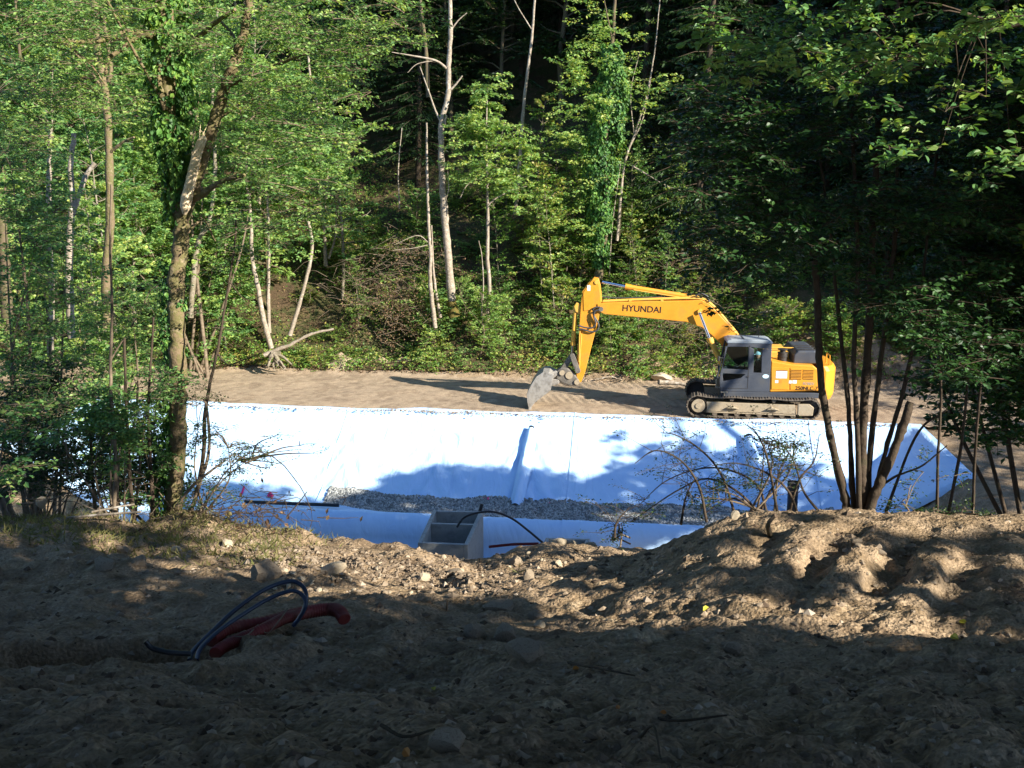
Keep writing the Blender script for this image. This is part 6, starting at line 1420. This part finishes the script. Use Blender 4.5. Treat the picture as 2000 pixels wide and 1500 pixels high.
leafy("leafy_bush", "small sprig of dark leaves at the mound's left foot", "bush", tuple(at(1212, 1058, 13.4)), vol_sprays(10, [(1210, 1030, 1), (1190, 1050, 1)], 10, 13.4, .1, .2, 176), .035, 4, 'leaf_dark', 177)
for k, P in enumerate(([(1830, 1020), (1832, 900), (1838, 760), (1830, 600)], [(1850, 1015), (1880, 850), (1890, 700), (1880, 500)], [(1900, 1015), (1905, 880), (1920, 700), (1940, 480)], [(1730, 1000), (1790, 850), (1850, 800)])):
    wood_tree("thin_sapling", ("first", "second", "third", "leaning")[k]+" thin dark stem right of the hazel", [([(a, c, 12.9+.2*k) for a, c in P], .024, .012)], 'bark_dark')

# unseen trees added behind the camera so their crowns darken the near ground
for i, (x, y, s_) in enumerate(((-5, -5, 1.2), (-11, -1, 1.15), (-3.5, -10.5, 1.3), (-15, 5, 1.1), (-9, -8, 1.25), (-17.5, 11, 1.0), (-1, -6.5, 1.0))):
    put(P_['b'], x, y, float(H(np.array([x]), np.array([y]))[0])-.1, s_, i*1.3, ("first", "second", "third", "fourth", "fifth", "sixth", "seventh")[i]+" tall tree of the wood at the photographer's back", "tree", "trees at the photographer's back", s_*1.25)
# ================================================================== unseen trees round the camera, crowns shaped to shade foreground, basin and hazel
def inpoly(px, py, poly_):
    P = np.array(poly_, float); x1, y1 = P[:, 0], P[:, 1]; x2, y2 = np.roll(x1, -1), np.roll(y1, -1); ins = np.zeros(px.shape, bool)
    for a, b_, c, d in zip(x1, y1, x2, y2):
        if b_ != d: ins ^= ((b_ > py) != (d > py)) & (px < (c-a)*(py-b_)/(d-b_)+a)
    return ins
OPEN = [   # sunlit ground, as outlines in the view from the camera: near bank, mound, basin slope
 (0, [(90, 930), (560, 960), (560, 1000), (800, 1000), (1150, 1020), (1320, 1050), (1300, 1100), (1180, 1124), (1010, 1158), (960, 1180), (760, 1176), (640, 1158), (540, 1116), (470, 1084), (400, 1050), (300, 1018), (100, 985)]),
 (0, [(1268, 1120), (1290, 1070), (1330, 1025), (1500, 980), (1700, 985), (2100, 1030), (2150, 1240), (1960, 1270), (1850, 1275), (1760, 1240), (1690, 1268), (1610, 1245), (1520, 1200), (1475, 1150), (1400, 1210), (1310, 1185)]),
 (1, [(100, 700), (360, 600), (1300, 600), (1640, 780), (1795, 835), (1850, 890), (1700, 885), (1640, 910), (1560, 905), (1480, 890), (1400, 850), (1240, 832), (1110, 843), (1160, 870), (1190, 890), (1170, 905), (1130, 930), (1060, 912), (900, 908), (790, 905), (730, 930), (690, 960), (620, 975), (540, 955), (430, 935), (370, 950), (150, 900)]),
 (1, [(-600, 300), (500, 300), (500, 790), (-600, 790)]), (1, [(480, 480), (1330, 480), (1330, 790), (480, 790)]),
]
SHUT = [[(1750, 1060), (1850, 1080), (1830, 1125), (1750, 1110)], [(1890, 1035), (2100, 1050), (2100, 1105), (1900, 1090)], [(1820, 1165), (2050, 1185), (2050, 1240), (1840, 1220)], [(1550, 1130), (1610, 1150), (1590, 1185), (1530, 1160)], [(1420, 1135), (1480, 1110), (1560, 1085), (1600, 1100), (1500, 1150), (1440, 1165)], [(1300, 1075), (1420, 1045), (1520, 1030), (1500, 1045), (1400, 1070), (1320, 1095)], [(1700, 1040), (1800, 1050), (1790, 1075), (1690, 1065)], [(1180, 1090), (1320, 1068), (1340, 1085), (1220, 1105)], [(1860, 1110), (2000, 1120), (2000, 1160), (1880, 1150)]]
def ground_any(x, y):
    f = FL(x, y); g = GL(x, y); near = (y < 16.5)
    return np.where(near, np.where((np.abs(x) < y*.78) & (y > 1.2), f, H(x, y)), g)
def sun_hit(Q):
    Q = np.asarray(Q, float); hit = np.zeros(len(Q), bool); P = Q.copy()
    for k in range(130):
        t = k*.5; R_ = Q-SUN*t; z = ground_any(R_[:, 0], R_[:, 1]); new = (~hit) & (R_[:, 2] < z); P[new] = R_[new]; hit |= new
    return P, hit
def opened(Q, pad=.45, nearonly=False):
    """would a twig here shade a place the photograph shows in sun?"""
    a = np.cross(SUN, [0, 0, 1]); a /= np.linalg.norm(a); c = np.cross(SUN, a); bad = np.zeros(len(Q), bool)
    for du, dv in ((0, 0), (pad, 0), (-pad, 0), (0, pad), (0, -pad)):
        P, hit = sun_hit(Q+a*du+c*dv); v = P-[0, 0, CAMZ]; dep = v[:, 1]*ct-v[:, 2]*st; up_ = v[:, 1]*st+v[:, 2]*ct
        ok = dep > .5; px = np.where(ok, 1000+2000*v[:, 0]/np.maximum(dep, .5), -9999); py = np.where(ok, 750-2000*up_/np.maximum(dep, .5), 9999)
        m_ = np.zeros(len(Q), bool)
        for far, pl in OPEN:
            if far and nearonly: continue
            m_ |= inpoly(px, py, pl) & ((P[:, 1] > 20) == bool(far))
        for pl in SHUT: m_ &= ~inpoly(px, py, pl)
        bad |= m_
    # the excavator and the three single trees behind the plateau stand in full sun
    G = [at(x_, y_, 37.2) for x_, y_ in KEEP]+[at(x_, y_, 45.6) for x_ in (860, 950, 990, 910, 1140, 1190) for y_ in range(0 if x_ != 950 else 180, 560, 45)]+[at(x_, y_, 15.6) for x_ in range(90, 720, 105) for y_ in range(-40, 420, 105)]+[at(x_, y_, 16.1) for x_ in (350, 420) for y_ in range(0, 960, 80)]
    G = np.array(G); ga = np.stack([G@a, G@c], -1); qa = np.stack([Q@a, Q@c], -1); gs_ = G@SUN; qs_ = Q@SUN
    for k in range(len(G)): bad |= (np.linalg.norm(qa-ga[k], axis=1) < 1.15) & (qs_ > gs_[k])
    return bad
KEEP = [(x_, y_) for x_ in range(1345, 1630, 32) for y_ in (800, 822)]+[(x_, y_) for x_ in range(1405, 1635, 28) for y_ in range(660, 790, 26)]+[(1150, 545), (1150, 580), (1140, 620), (1135, 660), (1130, 700), (1120, 740), (1080, 740), (1050, 750), (1035, 780), (1180, 600), (1210, 605), (1240, 605), (1270, 608), (1300, 608), (1330, 608), (1360, 610), (1390, 630), (1410, 650), (1430, 680), (1440, 650), (1200, 560), (1250, 568), (1300, 575)]
r = np.random.default_rng(180); Q = []
def cast(n, x0, x1, y0, y1, t0, t1):
    px = r.uniform(x0, x1, n); py = r.uniform(y0, y1, n)
    for a, c in zip(px, py):
        d = ray(a, c); t = np.arange(2, 60, .1); X_, Y_, Z_ = d[0]*t, d[1]*t, CAMZ+d[2]*t; g = ground_any(X_, Y_); k = np.nonzero(Z_ < g)[0]
        if len(k): Q.append(np.array([X_[k[0]], Y_[k[0]], Z_[k[0]]])+SUN*r.uniform(t0, t1))
cast(900, -300, 2300, 1040, 1560, 15, 21)
cast(700, 1300, 2600, 350, 720, 26, 34)
cast(700, -300, 2300, 1150, 1700, 15, 21)
cast(1150, 300, 1560, 880, 1060, 27, 33)
cast(420, 330, 780, 935, 1040, 26, 34)
cast(300, 740, 1130, 905, 1000, 26, 34)
for _ in range(420): Q.append(at(r.uniform(800, 1180), r.uniform(990, 1080), r.uniform(27.5, 31.5))+SUN*r.uniform(24, 32))
cast(620, 1100, 2250, 700, 1060, 22, 30)
cast(260, 1640, 2400, 500, 900, 22, 30)
for _ in range(3000): Q.append(at(r.uniform(1360, 2200), r.uniform(150, 1000), r.uniform(11, 17))+SUN*r.uniform(9, 17))
ns0 = len(Q)
for pl in SHUT:
    P_s = np.array(pl, float); ar = np.ptp(P_s[:, 0])*np.ptp(P_s[:, 1]); m_ = int(7+ar/420); xx = r.uniform(P_s[:, 0].min(), P_s[:, 0].max(), m_); y2_ = r.uniform(P_s[:, 1].min(), P_s[:, 1].max(), m_); ok = inpoly(xx, y2_, pl)
    for a_, c_ in zip(xx[ok], y2_[ok]): Q.append(hit_fore(a_, c_)+SUN*r.uniform(14, 18))
nh0 = len(Q); tgt = [s_[0] for s_ in hz_sp+big+nr[::3] if 1380 < px_of(*s_[0])[0]]  # leaf clumps added sunward of the right-hand foliage to shade it
for p in tgt:
    for _ in range(1 if px_of(*p)[1] < 500 else 2):
        for t_ in np.arange(1.5, 15, .5):
            q = p+SUN*(t_+r.random()*1.5)
            if q[1] < .3 or 1000+2000*q[0]/max(q[1], .3) > 2150: Q.append(q+r.normal(size=3)*.25); break
nq = len(Q)
for _ in range(2300):      # leaf roof added overhead, out of view, to block sky light
    y = r.uniform(-5, 15); x = r.uniform(-13, 13); z = max(9.1+.17*max(y, 0)+1.6, 11.5)+abs(r.normal())*3.2; Q.append(np.array([x, y, z]))
Q = np.array(Q); roof = np.arange(len(Q)) >= nq; keep = ~opened(Q); ix = np.arange(nh0, nq); keep[ix] = ~opened(Q[ix], .5, True); small = np.zeros(len(Q), bool); small[ns0:nh0] = True; keep |= small; Q = Q[keep]; roof = roof[keep]; small = small[keep]
bases = np.array([[14, 7.5], [13, 1.5], [9.5, -4.5], [16, -6], [19.5, 4.5], [18.5, 12], [21, 19], [25, 24], [15.5, 17.5], [24, 12], [29, 18], [6, -9], [-6.5, -1.5], [3.2, -3.5], [-11.5, 6.5], [-2.5, -7], [-10, 1], [11.5, 9.5]])
own = np.argmin(np.linalg.norm(Q[:, None, :2]-bases[None], axis=2), axis=1)
LBL = ["sheltering", "nearest", "leaning", "broad", "tall", "slender", "spreading", "far", "young", "old", "outermost", "rearmost", "overhanging", "crooked", "straight", "ivy-footed", "mossy", "forked"]
for i, bxy in enumerate(bases):
    q = Q[own == i]
    if len(q) < 3: continue
    qr = roof[own == i]; qs = small[own == i]
    gz_ = float(ground_any(np.array([bxy[0]]), np.array([bxy[1]]))[0]); top = q[:, 2].max()
    root = empty("shade_caster", (bxy[0], bxy[1], gz_)); tag(root, LBL[i]+" unseen tree near the camera with a crown shaped to throw shade", "tree", "unseen trees shaped to throw shade")
    o_ = np.array(root.location); W = MB(); c = q.mean(0); ax = np.array([o_-[0, 0, .3], o_+[0.1, 0, (top-gz_)*.4], np.array([c[0]*.5+bxy[0]*.5, c[1]*.5+bxy[1]*.5, gz_+(top-gz_)*.85])]); ax = smooth_path(ax, 16); W.tube(ax, np.linspace(.2, .06, 16), 9)
    limbs = []
    for p in q[::4]:
        j = int(np.clip((p[2]-gz_)/(top-gz_)*13, 3, 14)); limbs.append(smooth_path([ax[j], (ax[j]+p)/2+[0, 0, .1], p], 6))
    if limbs:
        mid = opened(np.concatenate([l_[0:6] for l_ in limbs])).reshape(-1, 6).any(1)
        for l_, bad_ in zip(limbs, mid):
            if not bad_ and not any(l_[k_][1] > .5 and abs(l_[k_][0]) < l_[k_][1]*.62+.5 and l_[k_][2] < 9.1+.17*l_[k_][1]+.9 for k_ in range(6)): W.tube(l_, np.linspace(.03, .008, 6), 4, cap=False)
    W.build("trunk", M['bark'], root, origin=o_)
    sprs = [(p-np.array([.3, 0, 0]), np.array([r.normal(), r.normal(), r.uniform(-.1, .3)]), .55) for p in q]
    s3 = [(p_+[.3, 0, 0], d_, .2) for (p_, d_, _), k_ in zip(sprs, qs) if k_]
    if s3: sprays(s3, .12, 5, 'leaf_mid', 390+i, "dapple_clumps", lw=.75, wood=False, flat=.3)(root, o_, r)  # small unseen leaf clumps added to dapple the mound
    s1 = [s_ for s_, k_, k2 in zip(sprs, qr, qs) if not k_ and not k2]; s2 = [s_ for s_, k_ in zip(sprs, qr) if k_]
    if s1: sprays(s1, .23, 4, 'leaf_mid', 190+i, "crown", lw=.75, wood=False, flat=.35)(root, o_, r)
    if s2: sprays([(p_, d_, .8) for p_, d_, _ in s2], .36, 4, 'leaf_dark', 290+i, "leaf_roof", lw=.75, wood=False, flat=.5)(root, o_, r)
